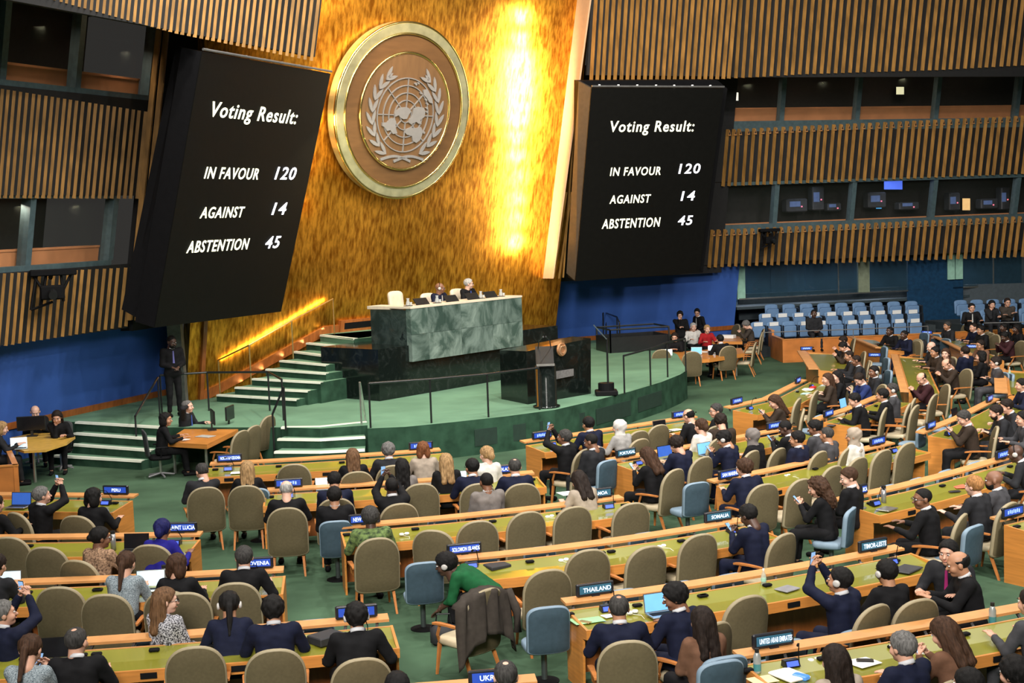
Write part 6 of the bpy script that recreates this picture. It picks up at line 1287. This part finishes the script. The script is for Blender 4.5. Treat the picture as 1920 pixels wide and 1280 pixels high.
# flat things
PURSE = mat('black_pouch', (.02, .02, .024), .7); GREY_N = mat('grey_notebook', (.22, .22, .24), .5); GRP = mat('green_paper', (.30, .62, .30), .6); PHB = mat('phone_blue_screen', (.05, .15, .4), .3, emit=(.1, .35, .8), es=.6)
def flat(name, cat, x, y, key, w, d, h, mt, label, yaw=0, z=.755, f=None):
    f = rot(f if f is not None else rowdir(key, x)[2], yaw); p = V(P(x, y, z)); t = thing(name, label, cat, (p.x, p.y, z), math.atan2(f.y, f.x)-math.pi/2)
    t.data = None if True else None
    me = MB().box((0, 0, h/2), (w, d, h), bev=min(.01, h*.4)).mesh(name, [mt]); o = ob('body' if name not in ('paper', 'notebook') else 'sheets', me, t); return t
for a in [('pouch', 'bag', 932, 1064, 'solomon', .30, .24, .05, PURSE, 'black zipped pouch on the desk right of the SOLOMON ISLANDS sign', 15), ('paper', 'paper', 1100, 1162, 'thailand', .36, .26, .004, GRP, 'green sheet under a phone on the left end of the THAILAND desk', 0),
          ('paper', 'paper', 1140, 1150, 'thailand', .24, .30, .008, WHITE, 'white papers left of the grey-haired man at the THAILAND desk', 8), ('phone', 'phone', 1097, 1166, 'thailand', .075, .15, .01, mat('gold_phone', (.45, .33, .14), .3, metal=.6), 'gold phone lying on the green sheet', 30),
          ('notebook', 'notebook', 1476, 1105, 'thailand', .25, .20, .02, GREY_N, 'closed grey notebook right of the bottle on the THAILAND desk', 12), ('notebook', 'notebook', 1700, 1068, 'thailand', .38, .26, .02, mat('black_folder', (.03, .03, .035), .5), 'black folder at the right end of the TIMOR-LESTE desk', 20),
          ('notebook', 'notebook', 1480, 1268, 'emirates', .26, .34, .03, WHITE, 'white notebook with a pen below the UNITED ARAB EMIRATES sign', 10), ('phone', 'phone', 1502, 1272, 'emirates', .085, .16, .045, PHB, 'blue-screened phone lying on the white notebook', 25), ('paper', 'paper', 1430, 1275, 'emirates', .26, .2, .01, mat('cream_paper', (.75, .62, .35), .6), 'cream sheet at the left end of the UNITED ARAB EMIRATES desk', 0),
          ('paper', 'paper', 1612, 1240, 'emirates', .28, .34, .01, WHITE, 'open white notebook under the reaching hand of the man in navy', 12), ('phone', 'phone', 1622, 1240, 'emirates', .10, .17, .02, BLACK, 'black tablet on the open notebook beside the man in navy', 60), ('paper', 'paper', 1062, 925, 'samoa', .24, .3, .006, WHITE, 'white pages read by the woman in beige', 0),
          ('paper', 'paper', 1192, 866, 'portugal', .26, .2, .01, WHITE, 'white sheets at the left end of the PORTUGAL desk', 0), ('paper', 'paper', 1265, 806, 'firstrow', .3, .2, .01, WHITE, 'white sheets right of the grey laptop in the first row', 0), ('notebook', 'notebook', 1663, 955, 'africa', .30, .22, .018, STEEL, 'closed silver laptop on the SOUTH AFRICA desk', 8),
          ('phone', 'phone', 1614, 953, 'africa', .08, .16, .02, mat('grey_case', (.12, .12, .13), .4), 'grey handset near the left end of the SOUTH AFRICA desk', 30), ('phone', 'phone', 1790, 922, 'africa', .08, .19, .02, mat('black_case', (.015, .015, .02), .4), 'black phone lying mid-way on the SOUTH AFRICA desk', 60), ('paper', 'paper', 1800, 912, 'africa', .28, .22, .008, mat('red_paper', (.6, .12, .06), .6), 'orange-red leaflet left of the ginger-haired person', 50),
          ('paper', 'paper', 1845, 885, 'africa', .42, .25, .01, mat('yellow_paper', (.75, .68, .40), .6), 'large pale yellow paper before the bald bearded man', 0), ('paper', 'paper', 448, 886, 'macedonia', .30, .2, .008, WHITE, 'white papers at the left end of the front middle desk', 0), ('paper', 'paper', 570, 926, 'poland', .28, .2, .01, WHITE, 'white papers right of the white-haired man', 0),
          ('paper', 'paper', 1515, 731, 'q1', .34, .26, .03, WHITE, 'stack of white papers near the red folder', 0), ('notebook', 'notebook', 1524, 729, 'q1', .28, .12, .06, mat('red_folder', (.55, .02, .02), .5), 'red folder on the stack of papers', 0), ('paper', 'paper', 1510, 738, 'q1', .3, .18, .01, mat('teal_paper', (.4, .6, .55), .6), 'pale teal leaflet in front of the red folder', 0),
          ('paper', 'paper', 1568, 792, 'q2', .24, .18, .01, WHITE, 'white sheet beside the black folder on the short desk', 0), ('notebook', 'notebook', 1562, 797, 'q2', .34, .16, .02, mat('black_folder', (1, 1, 1)), 'black folder on the short desk in the crowded block', 0), ('paper', 'paper', 12, 1238, 'spain', .24, .3, .01, WHITE, 'white paper at the bottom left corner desk', 10),
          ('paper', 'paper', 78, 1110, 'slovenia', .22, .2, .01, WHITE, 'white sheet left of the two earpieces on the SLOVENIA desk', 40), ('pouch', 'bag', 612, 1203, 'spain', .34, .26, .09, PURSE, 'black leather bag between the two dark-suited men, nearest left row', 35), ('paper', 'paper', 1395, 1000, 'solomon', .22, .2, .01, WHITE, 'white sheet under the tablet of the man in navy', 0)]:
    flat(*a)
# bottles and flasks
CLEAR = mat('clear_plastic', (.55, .62, .55), .15, alpha=.45); 
def bottle(x, y, key, kind, label, z=.76, f=None):
    p = V(P(x, y, z)); t = thing('bottle' if kind != 'flask' else 'flask', label, 'bottle', (p.x, p.y, z))
    if kind == 'plastic': ob('shell', (MB().lathe([(.030, 0), (.032, .02), (.032, .13), (.026, .16), (.012, .19), (.012, .21)], n=14), CLEAR, True), t); ob('label', (MB().lathe([(.033, .07), (.033, .11)], n=14), GREENGL), t); ob('cap', (MB().lathe([(.014, .205), (.014, .225)], n=10), WHITE), t)
    elif kind == 'metal': ob('shell', (MB().lathe([(.036, 0), (.038, .02), (.038, .17), (.026, .20), (.020, .215)], n=16), mat('bottle_silver', (.42, .45, .44), .3, metal=.4), True), t); ob('print', (MB().lathe([(.0385, .03), (.0385, .10)], n=16), mat('bottle_teal', (.05, .22, .24), .4)), t); ob('cap', (MB().lathe([(.022, .21), (.022, .25)], n=12), BLACK), t)
    else: ob('shell', (MB().lathe([(.038, 0), (.038, .23)], n=16), mat('flask_grey', (.30, .30, .31), .3, metal=.5), True), t); ob('cap', (MB().lathe([(.036, .23), (.036, .27)], n=14), BLACK), t)
bottle(1432, 1100, 'thailand', 'plastic', 'clear water bottle on the desk between the THAILAND and TIMOR-LESTE signs'); bottle(1420, 1262, 'emirates', 'metal', 'silver metal bottle left of the UNITED ARAB EMIRATES console'); bottle(1861, 1172, 'emirates', 'metal', 'pale metal bottle near the right edge')
bottle(1657, 943, 'africa', 'flask', 'tall grey flask beside the SOUTH AFRICA sign'); bottle(310, 1098, 'slovenia', 'flask', 'short grey flask beside the bright laptop'); bottle(213, 1030, 'lucia', 'flask', 'dark flask right of the woman with the dark bun'); bottle(1893, 705, None, 'plastic', 'clear bottle on the green desk at the right edge', z=.8)
# ear pieces on the desks, with thin cables over the edge
EPM = [('earpiece', MB().lathe([(.0, .0), (.034, .004), (.038, .018), (.028, .032)], n=12).mesh('earpiece', [WHITE], True))]
n_ = 0
for x, y, k, w in [(868, 998, 'samoa', 'between the first chairs of the SAMOA desk'), (757, 1003, 'samoa', 'right of the green patterned shirt'), (1030, 970, 'samoa', 'mid-way on the SAMOA desk'), (1175, 955, 'samoa', 'at the right end of the SAMOA desk'), (1056, 1052, 'solomon', 'left of the chair above the THAILAND sign'), (1240, 1026, 'solomon', 'above the hanging cables'),
                   (1476, 893, 'marino', 'right of the elbow of the man in navy'), (442, 1203, 'spain', 'between the curly-haired man and the broad man'), (147, 1022, 'lucia', 'left of the patterned top'), (107, 1107, 'slovenia', 'left of the tweed jacket'), (1185, 1150, 'thailand', 'right of the grey-haired man'), (815, 920, 'poland', 'above the empty chair of the POLAND desk'),
                   (1612, 1020, 'africa', ''), (1525, 1240, 'emirates', 'beside the long-haired woman in cream'), (1730, 1225, 'emirates', 'in front of the brown blazer')]:
    if not w: continue
    f = rowdir(k, x)[2]; p = V(P(x, y, .76)); t = thing('earpiece', 'pair of white earpieces lying '+w, 'earphone', (p.x, p.y, .76), math.atan2(f.y, f.x)-math.pi/2)
    ob('earpiece', EPM[0][1], t, loc=(-.03, 0, 0)); ob('earpiece', EPM[0][1], t, loc=(.05, .02, 0)); ob('cable', (MB().tube([(-.03, 0, .01), (.0, -.06, .006), (.06, -.12, .004), (.05, -.22, -.01)], .003, 4), WHITE), t)
# coat over the chair back
f = rowdir('solomon', 905)[2]; f = rot(f, 28); t = chair_px('tan', 'solomon', 905, 1158, 'tan chair with a grey-brown coat over its back by the person in green', 28)
cf_ = MB(); nu, nv = 22, 16
def coatp(u_, v_):
    x = (u_-.5)*.86; side = abs(u_-.5)*2; s = v_
    top = 1.10-.16*side**2.2
    if s < .15: y = -.235-.15+.04+(.10-s*.6); z = top-.02*(1-s)
    else:
        z = top-(s-.15)*(.86-.22*math.sin(u_*3.1)); y = -.42-.03*math.sin(u_*24)-.05*(s)+.10*side**2
    return (x*(1+.10*s), y+.018*math.sin(u_*38+s*4), z)
cf_.add([coatp(i/(nu-1), j/(nv-1)) for j in range(nv) for i in range(nu)], [(j*nu+i, j*nu+i+1, (j+1)*nu+i+1, (j+1)*nu+i) for j in range(nv-1) for i in range(nu-1)])
me = cf_.mesh('coat', [cmat('coat')], True); co = thing('coat', 'grey-brown coat hanging over the chair back behind the person in green', 'coat', tuple(t.location), t.rotation_euler.z, None, me)
sm = co.modifiers.new('thickness', 'SOLIDIFY'); sm.thickness = .025; 
sl = MB().tube([(.36, -.36, .98), (.44, -.42, .72), (.42, -.44, .48)], .055, 10, r2=.05); ob('sleeve', (sl, cmat('coat'), True), co)
p = V(P(832, 1180, .2)); bg = thing('handbag', 'black bag with a handle on the floor by the green jacket', 'bag', (p.x, p.y, 0)); ob('body', (MB().box((0, 0, .14), (.34, .16, .28), bev=.05), PURSE, True), bg); ob('handle', (MB().tube([(-.1, 0, .27), (-.08, 0, .40), (.08, 0, .40), (.1, 0, .27)], .012, 6), BLACK), bg)
# backpack hung at the far right and bags
for x, y, lab in ((1664, 710, 'black backpack on the blue chairs right of the headset man'), (1730, 650, 'black bag on a blue chair left of the pink bald man')):
    p = V(P(x, y, .6)); bg = thing('backpack', lab, 'bag', (p.x, p.y, .42), .4); ob('body', (MB().box((0, 0, .2), (.34, .2, .42), bev=.08), PURSE, True), bg); ob('strap', (MB().tube([(-.08, -.11, .1), (-.09, -.16, .25), (-.07, -.1, .38)], .015, 5), BLACK), bg)
# extra blue chairs of the far right crowd
for i, (x, y, d, w) in enumerate([(1660, 668, 185, 'behind the headset man, farthest of the diagonal row'), (1664, 690, 185, 'third farthest of the diagonal row'), (1668, 715, 185, 'nearest of the diagonal row by the backpack'), (1735, 640, 200, 'left of the long angled desk'), (1757, 643, 200, 'second left of the long angled desk'), (1775, 652, 200, 'third left of the long angled desk'), (1885, 720, 190, 'under the crossed-legs man')]):
    chair_px('blue', None, x, y, 'slate blue chair '+w, fdir=dirv(d))
for i, (x, y, d, w) in enumerate([(1597, 655, 175, 'between the hand-clasping men and the bald men'), (1624, 700, 170, 'behind the bigger bald man'), (1716, 660, 200, 'right of the two dark-suited men'), (1812, 625, 200, 'beside the long angled desk, upper'), (1855, 645, 195, 'beside the long angled desk, lower')]):
    chair_px('tan', None, x, y, 'empty tan chair '+w, fdir=dirv(d))
# ================================================= staff tables
def table(pix, z, label, th=.05, legs=(), mt=WOOD, name='staff_table'):
    q = [V(P(x, y, z)) for x, y in pix]; O = Vector((q[0].x, q[0].y, 0)); t = thing(name, label, 'table', O)
    ob('table_top', (MB().prism([p-O-Vector((0, 0, th)) for p in q], [p-O for p in q]), mt), t)
    for x, y in legs: p = V(P(x, y, z))-O; ob('leg', (MB().lathe([(.035, 0), (.03, z-th)], (p.x, p.y, 0), n=10), STEEL), t)
    return t
table([(308, 828), (388, 833), (478, 789), (405, 783), (352, 800)], .76, 'orange wooden staff table with two black monitors below the guard', .10, [(325, 822), (385, 826), (455, 792), (380, 795)])
table([(20, 838), (45, 845), (85, 843), (125, 830), (141, 818), (125, 811), (60, 812), (20, 820)], .76, 'oval yellow-edged staff table at the left wall with a monitor and laptop', .05, [(62, 838), (30, 826), (115, 818)], mat('yellow_wood', (.55, .33, .06), .4))
table([(1166, 660), (1176, 668), (1210, 674), (1270, 676), (1330, 672), (1395, 662), (1390, 652), (1330, 655), (1260, 660), (1200, 657)], .76, 'curved orange staff table beyond the right end of the stage', .12, [(1185, 664), (1280, 670), (1380, 660)])
table([(1330, 640), (1392, 640), (1387, 631), (1335, 631)], .76, 'second staff table with stacked papers beside the grey-haired reader', .1, [(1340, 638), (1382, 637)])
def monitor(x, y, f, label, z=.76, w=.5, lit=False):
    p = V(P(x, y, z)); t = thing('monitor', label, 'monitor', (p.x, p.y, z), math.atan2(f.y, f.x)-math.pi/2)
    ob('panel', (MB().box((0, 0, .30), (w, .035, .32), bev=.01), BLACK), t); ob('stand', (MB().box((0, .03, .08), (.06, .03, .16)).box((0, .03, .01), (.24, .18, .02)), BLACK), t); ob('screen', (MB().box((0, -.019, .30), (w-.03, .002, .29)), SDB if lit else SD), t)
monitor(60, 818, dirv(-80)*-1, 'black monitor hiding the bald bearded man', w=.62); monitor(400, 806, dirv(200), 'nearer of two black monitors on the orange staff table', w=.55); monitor(432, 798, dirv(170), 'farther of two black monitors on the orange staff table', w=.5)
laptop(36, 840, dirv(110), SW, 'laptop with a bright screen at the left staff table', w=.34); laptop(1250, 668, dirv(75), SW, 'white-screened laptop of the seated bespectacled woman', w=.36); laptop(1306, 664, dirv(75), SB, 'blue-lit laptop on the curved staff table', w=.34); laptop(1338, 661, dirv(80), SW, 'bright laptop left of the black-haired man at the staff table', w=.34)
flat('paper', 'paper', 340, 824, None, .35, .2, .01, WHITE, 'white papers at the near end of the orange staff table', 0, .765, dirv(60)); flat('paper', 'paper', 385, 818, None, .4, .25, .01, mat('grey_paper', (.4, .4, .38), .6), 'grey papers on the orange staff table', 0, .765, dirv(60))
flat('paper', 'paper', 1365, 634, None, .5, .3, .12, WHITE, 'stacked papers on the second staff table', 0, .765, dirv(60)); flat('paper', 'paper', 1320, 660, None, .35, .25, .02, WHITE, 'white sheets between two laptops on the curved staff table', 0, .765, dirv(60))
for x, y, d, lab in ((449, 838, 155, 'nearest of three tan chairs beside the orange staff table'), (472, 828, 155, 'middle of three tan chairs beside the orange staff table'), (500, 808, 155, 'farthest of three tan chairs beside the orange staff table'),
                     (1297, 680, 95, 'tan chair seen from behind, left one at the curved staff table'), (1240, 676, 95, 'tan chair partly hidden by the stage edge'), (1412, 662, 165, 'tan chair facing left at the right end of the curved staff table'), (1424, 642, 170, 'tan chair beside the wooden parapet'),
                     (1379, 626, 200, 'pale chair behind the second staff table, left'), (1394, 630, 200, 'pale chair behind the second staff table, right')):
    chair_px('tan', None, x, y, lab, fdir=dirv(d))
# wooden parapets round the gallery and at the left edge
def parapet(pix, h, label, th=.08, z=0):
    q = [V(P(x, y, z)) for x, y in pix]; O = q[0].copy(); t = struct('trim_10', None)
    for a_, b_ in zip(q, q[1:]):
        d = (b_-a_).normalized(); n_ = Vector((-d.y, d.x, 0))*th; m = MB(); m.prism([a_, b_, b_+n_, a_+n_], [p+Vector((0, 0, h)) for p in (a_, b_, b_+n_, a_+n_)]); ob('panel', (m, mat('parapet_orange', (.50, .17, .035), .4, var=.15, scale=3)), t)
        m = MB(); up_ = Vector((0, 0, h)); m.prism([a_+up_-n_*.2, b_+up_-n_*.2, b_+up_+n_*1.2, a_+up_+n_*1.2], [p+Vector((0, 0, .03)) for p in (a_+up_-n_*.2, b_+up_-n_*.2, b_+up_+n_*1.2, a_+up_+n_*1.2)]); ob('cap', (m, WOOD), t)
parapet([(1448, 671), (1468, 680), (1740, 668)], .78, ''); parapet([(1418, 650), (1448, 671)], .95, ''); parapet([(1740, 668), (2000, 655)], .78, '')
parapet([(-40, 950), (38, 944), (22, 905)], .75, '')
railing('thin steel rail in front of the left gallery seats', [(1432, 640, .85), (1600, 634, .85), (1740, 628, .85)], .30, mt=mat('rail_grey', (1, 1, 1)), r=.013)
railing('thin steel rail in front of the right gallery seats', [(1815, 632, .85), (1990, 628, .85)], .45, mt=mat('rail_grey', (1, 1, 1)), r=.013)
# black box pit with rails at the right stage end
p0_, p1_ = V(P(1145, 662, ZP)), V(P(1255, 655, ZP)); 
t = thing('equipment_rack', 'black open equipment enclosure at the right end of the stage', 'enclosure', (p0_.x, p0_.y, ZP))
d = (p1_-p0_); L_ = min(d.length, 3.2); d.normalize(); n_ = Vector((-d.y, d.x, 0))
for a_, b_ in (((0, 0), (L_, 0)), ((0, 1.3), (L_, 1.3)), ((0, 0), (0, 1.3)), ((L_, 0), (L_, 1.3))):
    A_, B_ = d*a_[0]+n_*a_[1], d*b_[0]+n_*b_[1]; e = (B_-A_).normalized(); w_ = Vector((-e.y, e.x, 0))*.04
    ob('side_panel', (MB().prism([A_, B_, B_+w_, A_+w_], [v+Vector((0, 0, .5)) for v in (A_, B_, B_+w_, A_+w_)]), BLACK), t); ob('rail', (MB().tube([A_+Vector((0, 0, .75)), B_+Vector((0, 0, .75))], .03, 6), BLACK), t); ob('post', (MB().tube([A_, A_+Vector((0, 0, .75))], .03, 6), BLACK), t)
# rostrum screens, glasses and jugs
B0_, u_, w_, a0_, a1_, zt_ = ROS
def onros(a, b): v = B0_+u_*a+w_*b; return Vector((v.x, v.y, zt_+.03))
for a_, lab in ((.75, 'dark screen before the bald man on the rostrum'), (1.9, 'dark screen left of the grey-haired man on the rostrum'), (2.75, 'dark screen right of the grey-haired man on the rostrum'), (3.5, 'small dark screen at the right of the rostrum')):
    p = onros(a0_+a_, .12); t = thing('monitor', lab, 'monitor', p, math.atan2(u_.y, u_.x)); ob('panel', (MB().prism([(-.24, 0, .0), (.24, 0, .0), (.24, .03, .0), (-.24, .03, .0)], [(-.24, .14, .17), (.24, .14, .17), (.24, .17, .17), (-.24, .17, .17)]), BLACK), t); ob('foot', (MB().box((0, .1, .01), (.2, .12, .02)), BLACKM), t)
GLS = mat('drinking_glass', (.7, .75, .75), .05, alpha=.45)
for i, (a_, lab) in enumerate(((.25, 'water carafe at the left end of the rostrum'), (1.35, 'carafe with glasses between the two men on the rostrum'), (3.1, 'carafe near the right end of the rostrum'), (3.95, 'glass carafe on a tray at the right end of the rostrum'))):
    p = onros(a0_+a_, .2); t = thing('carafe', lab, 'carafe', p); ob('tray', (MB().lathe([(.12, 0), (.12, .015)], n=16), BLACK), t); ob('vessel', (MB().lathe([(.05, .015), (.06, .06), (.03, .16), (.045, .2)], n=14), GLS, True), t); ob('glass', (MB().lathe([(.025, .015), (.03, .1)], (.08, -.04, 0), n=10), GLS, True), t)
# cameras hung on the slatted tiers
def wallcam(x, y, pl, s, label):
    p = V(PW(x, y, pl, OFF+.55)); t = thing('camera_rig', label, 'camera', p, math.radians(20)); t.scale = (s, s, s)
    ob('camera_body', (MB().box((0, 0, 0), (.5, .35, .3), bev=.03), BLACKM), t); ob('lens', (MB().tube([(.0, -.15, 0), (.0, -.45, -.05)], .09, 12), BLACK), t); ob('top_plate', (MB().box((.05, .1, .42), (.95, .25, .14), bev=.02), BLACKM), t)
    m = MB()
    for a_, b_ in (((-.35, .1, .36), (-.1, 0, -.1)), ((.4, .1, .36), (.15, 0, -.1)), ((-.3, .1, .36), (-.45, 0, -.35)), ((-.45, 0, -.35), (0, 0, -.2)), ((-.1, .1, .36), (-.25, .0, -.3)), ((.2, .1, .36), (.22, .0, -.2))): m.tube([a_, b_], .03, 6)
    ob('bracket', (m, BLACKM), t); ob('arm', (MB().tube([(0, .5, .3), (0, .1, .4)], .05, 6), BLACKM), t)
wallcam(98, 548, PL, 1.05, 'black camera rig hanging on the lower left slatted wall'); wallcam(1443, 450, PR2, .85, 'black camera mounted on the lower right slatted wall')
# lamps inside the lower right booths, added fill on the other booth desks
for x, y, pl in ((70, 48, PL), (230, 96, PL), (30, 385, PL), (135, 385, PL)): light('booth_fill_lamp', 'AREA', V(PW(x, y, pl, .24)), V(PW(x-10, y+110, pl, .10)), 9, .3, (1, .8, .6))  # added between glass and desk, replaces hall light the overhang blocks
for x, y in ((1400, 158), (1540, 153), (1690, 147), (1840, 140)): light('booth_fill_lamp', 'AREA', V(PW(x, y, PR2, .24)), V(PW(x, y+60, PR2, .10)), 10, .3, (1, .8, .6))  # added likewise, to brighten the upper right desk fronts
for x, y in ((1400, 345), (1530, 342), (1680, 338), (1840, 332)): light('booth_fill_lamp', 'AREA', V(PW(x, y, PR2, -.3)), V(PW(x, y+70, PR2, .0)), 6, .8, (.8, .85, 1))
for x, z in ((1440, 3.3), (1560, 3.3), (1680, 3.3), (1860, 3.3)): light('lobby_lamp', 'AREA', gp(x, z)-GN*1.6, gp(x, 1)-GN*1.2, 40, 1.0, (.75, .85, 1))
# booth equipment with lit displays
for x0, y0, w_, h_, c, lab in ((1675, 347, 34, 16, (.1, .2, 1), 'rack of blue lit displays in the lower right booths'), (1377, 181, 15, 15, (1, 1, .9), 'white lit panel in the upper right booths'), (1688, 170, 14, 14, (.8, .8, .5), 'pale lit panel in the upper right booths'), (1812, 383, 14, 22, (.8, .5, .2), 'small colour screen in the lower right booths'), (1648, 388, 10, 6, (.1, .5, 1), 'small blue screen on a booth desk')):
    q = [V(PW(x, y, PR2, -.9)) for x, y in ((x0-w_/2, y0-h_/2), (x0+w_/2, y0-h_/2), (x0+w_/2, y0+h_/2), (x0-w_/2, y0+h_/2))]; O = q[3]; t = thing('display', lab, 'display', O); nn = V(PR2[1])
    ob('housing', (MB().prism([p-O-nn*.02 for p in q], [p-O-nn*.12 for p in q]), BLACKM), t); ob('screen', (MB().prism([p-O for p in q], [p-O-nn*.02 for p in q]), mat('lit_'+str(x0), c, .5, emit=c, es=.9)), t)
# silhouettes of equipment inside the lower right booths
for i, (x, y, w_, h_) in enumerate([(1490, 385, .9, .5), (1530, 372, .5, .9), (1560, 388, .6, .3), (1640, 375, .8, .6), (1700, 386, .9, .3), (1785, 378, .5, .7), (1850, 382, .8, .4), (1880, 372, .4, .9)]):
    p = V(PW(x, y, PR2, -1.0)); t = thing('booth_equipment', ORD[i]+' dark equipment shape from the left in the lower right booths', 'equipment', p, math.radians(18))
    ob('cabinet', (MB().box((0, 0, 0), (w_, .4, h_), bev=.04), mat('equipment_grey', (.05, .055, .065), .5)), t); ob('display', (MB().box((-.1, -.21, .05), (w_*.5, .01, h_*.4)), mat('lit_dim', (.1, .15, .3), .4, emit=(.10, .16, .34), es=.35)), t)
    ob('lamp', (MB().box((.2*w_, -.215, -.05), (.05, .02, .05)), mat('lit_led', (.2, .3, 1), .4, emit=((.15, .3, 1) if i % 2 else (1, .15, .1)), es=1.5)), t)
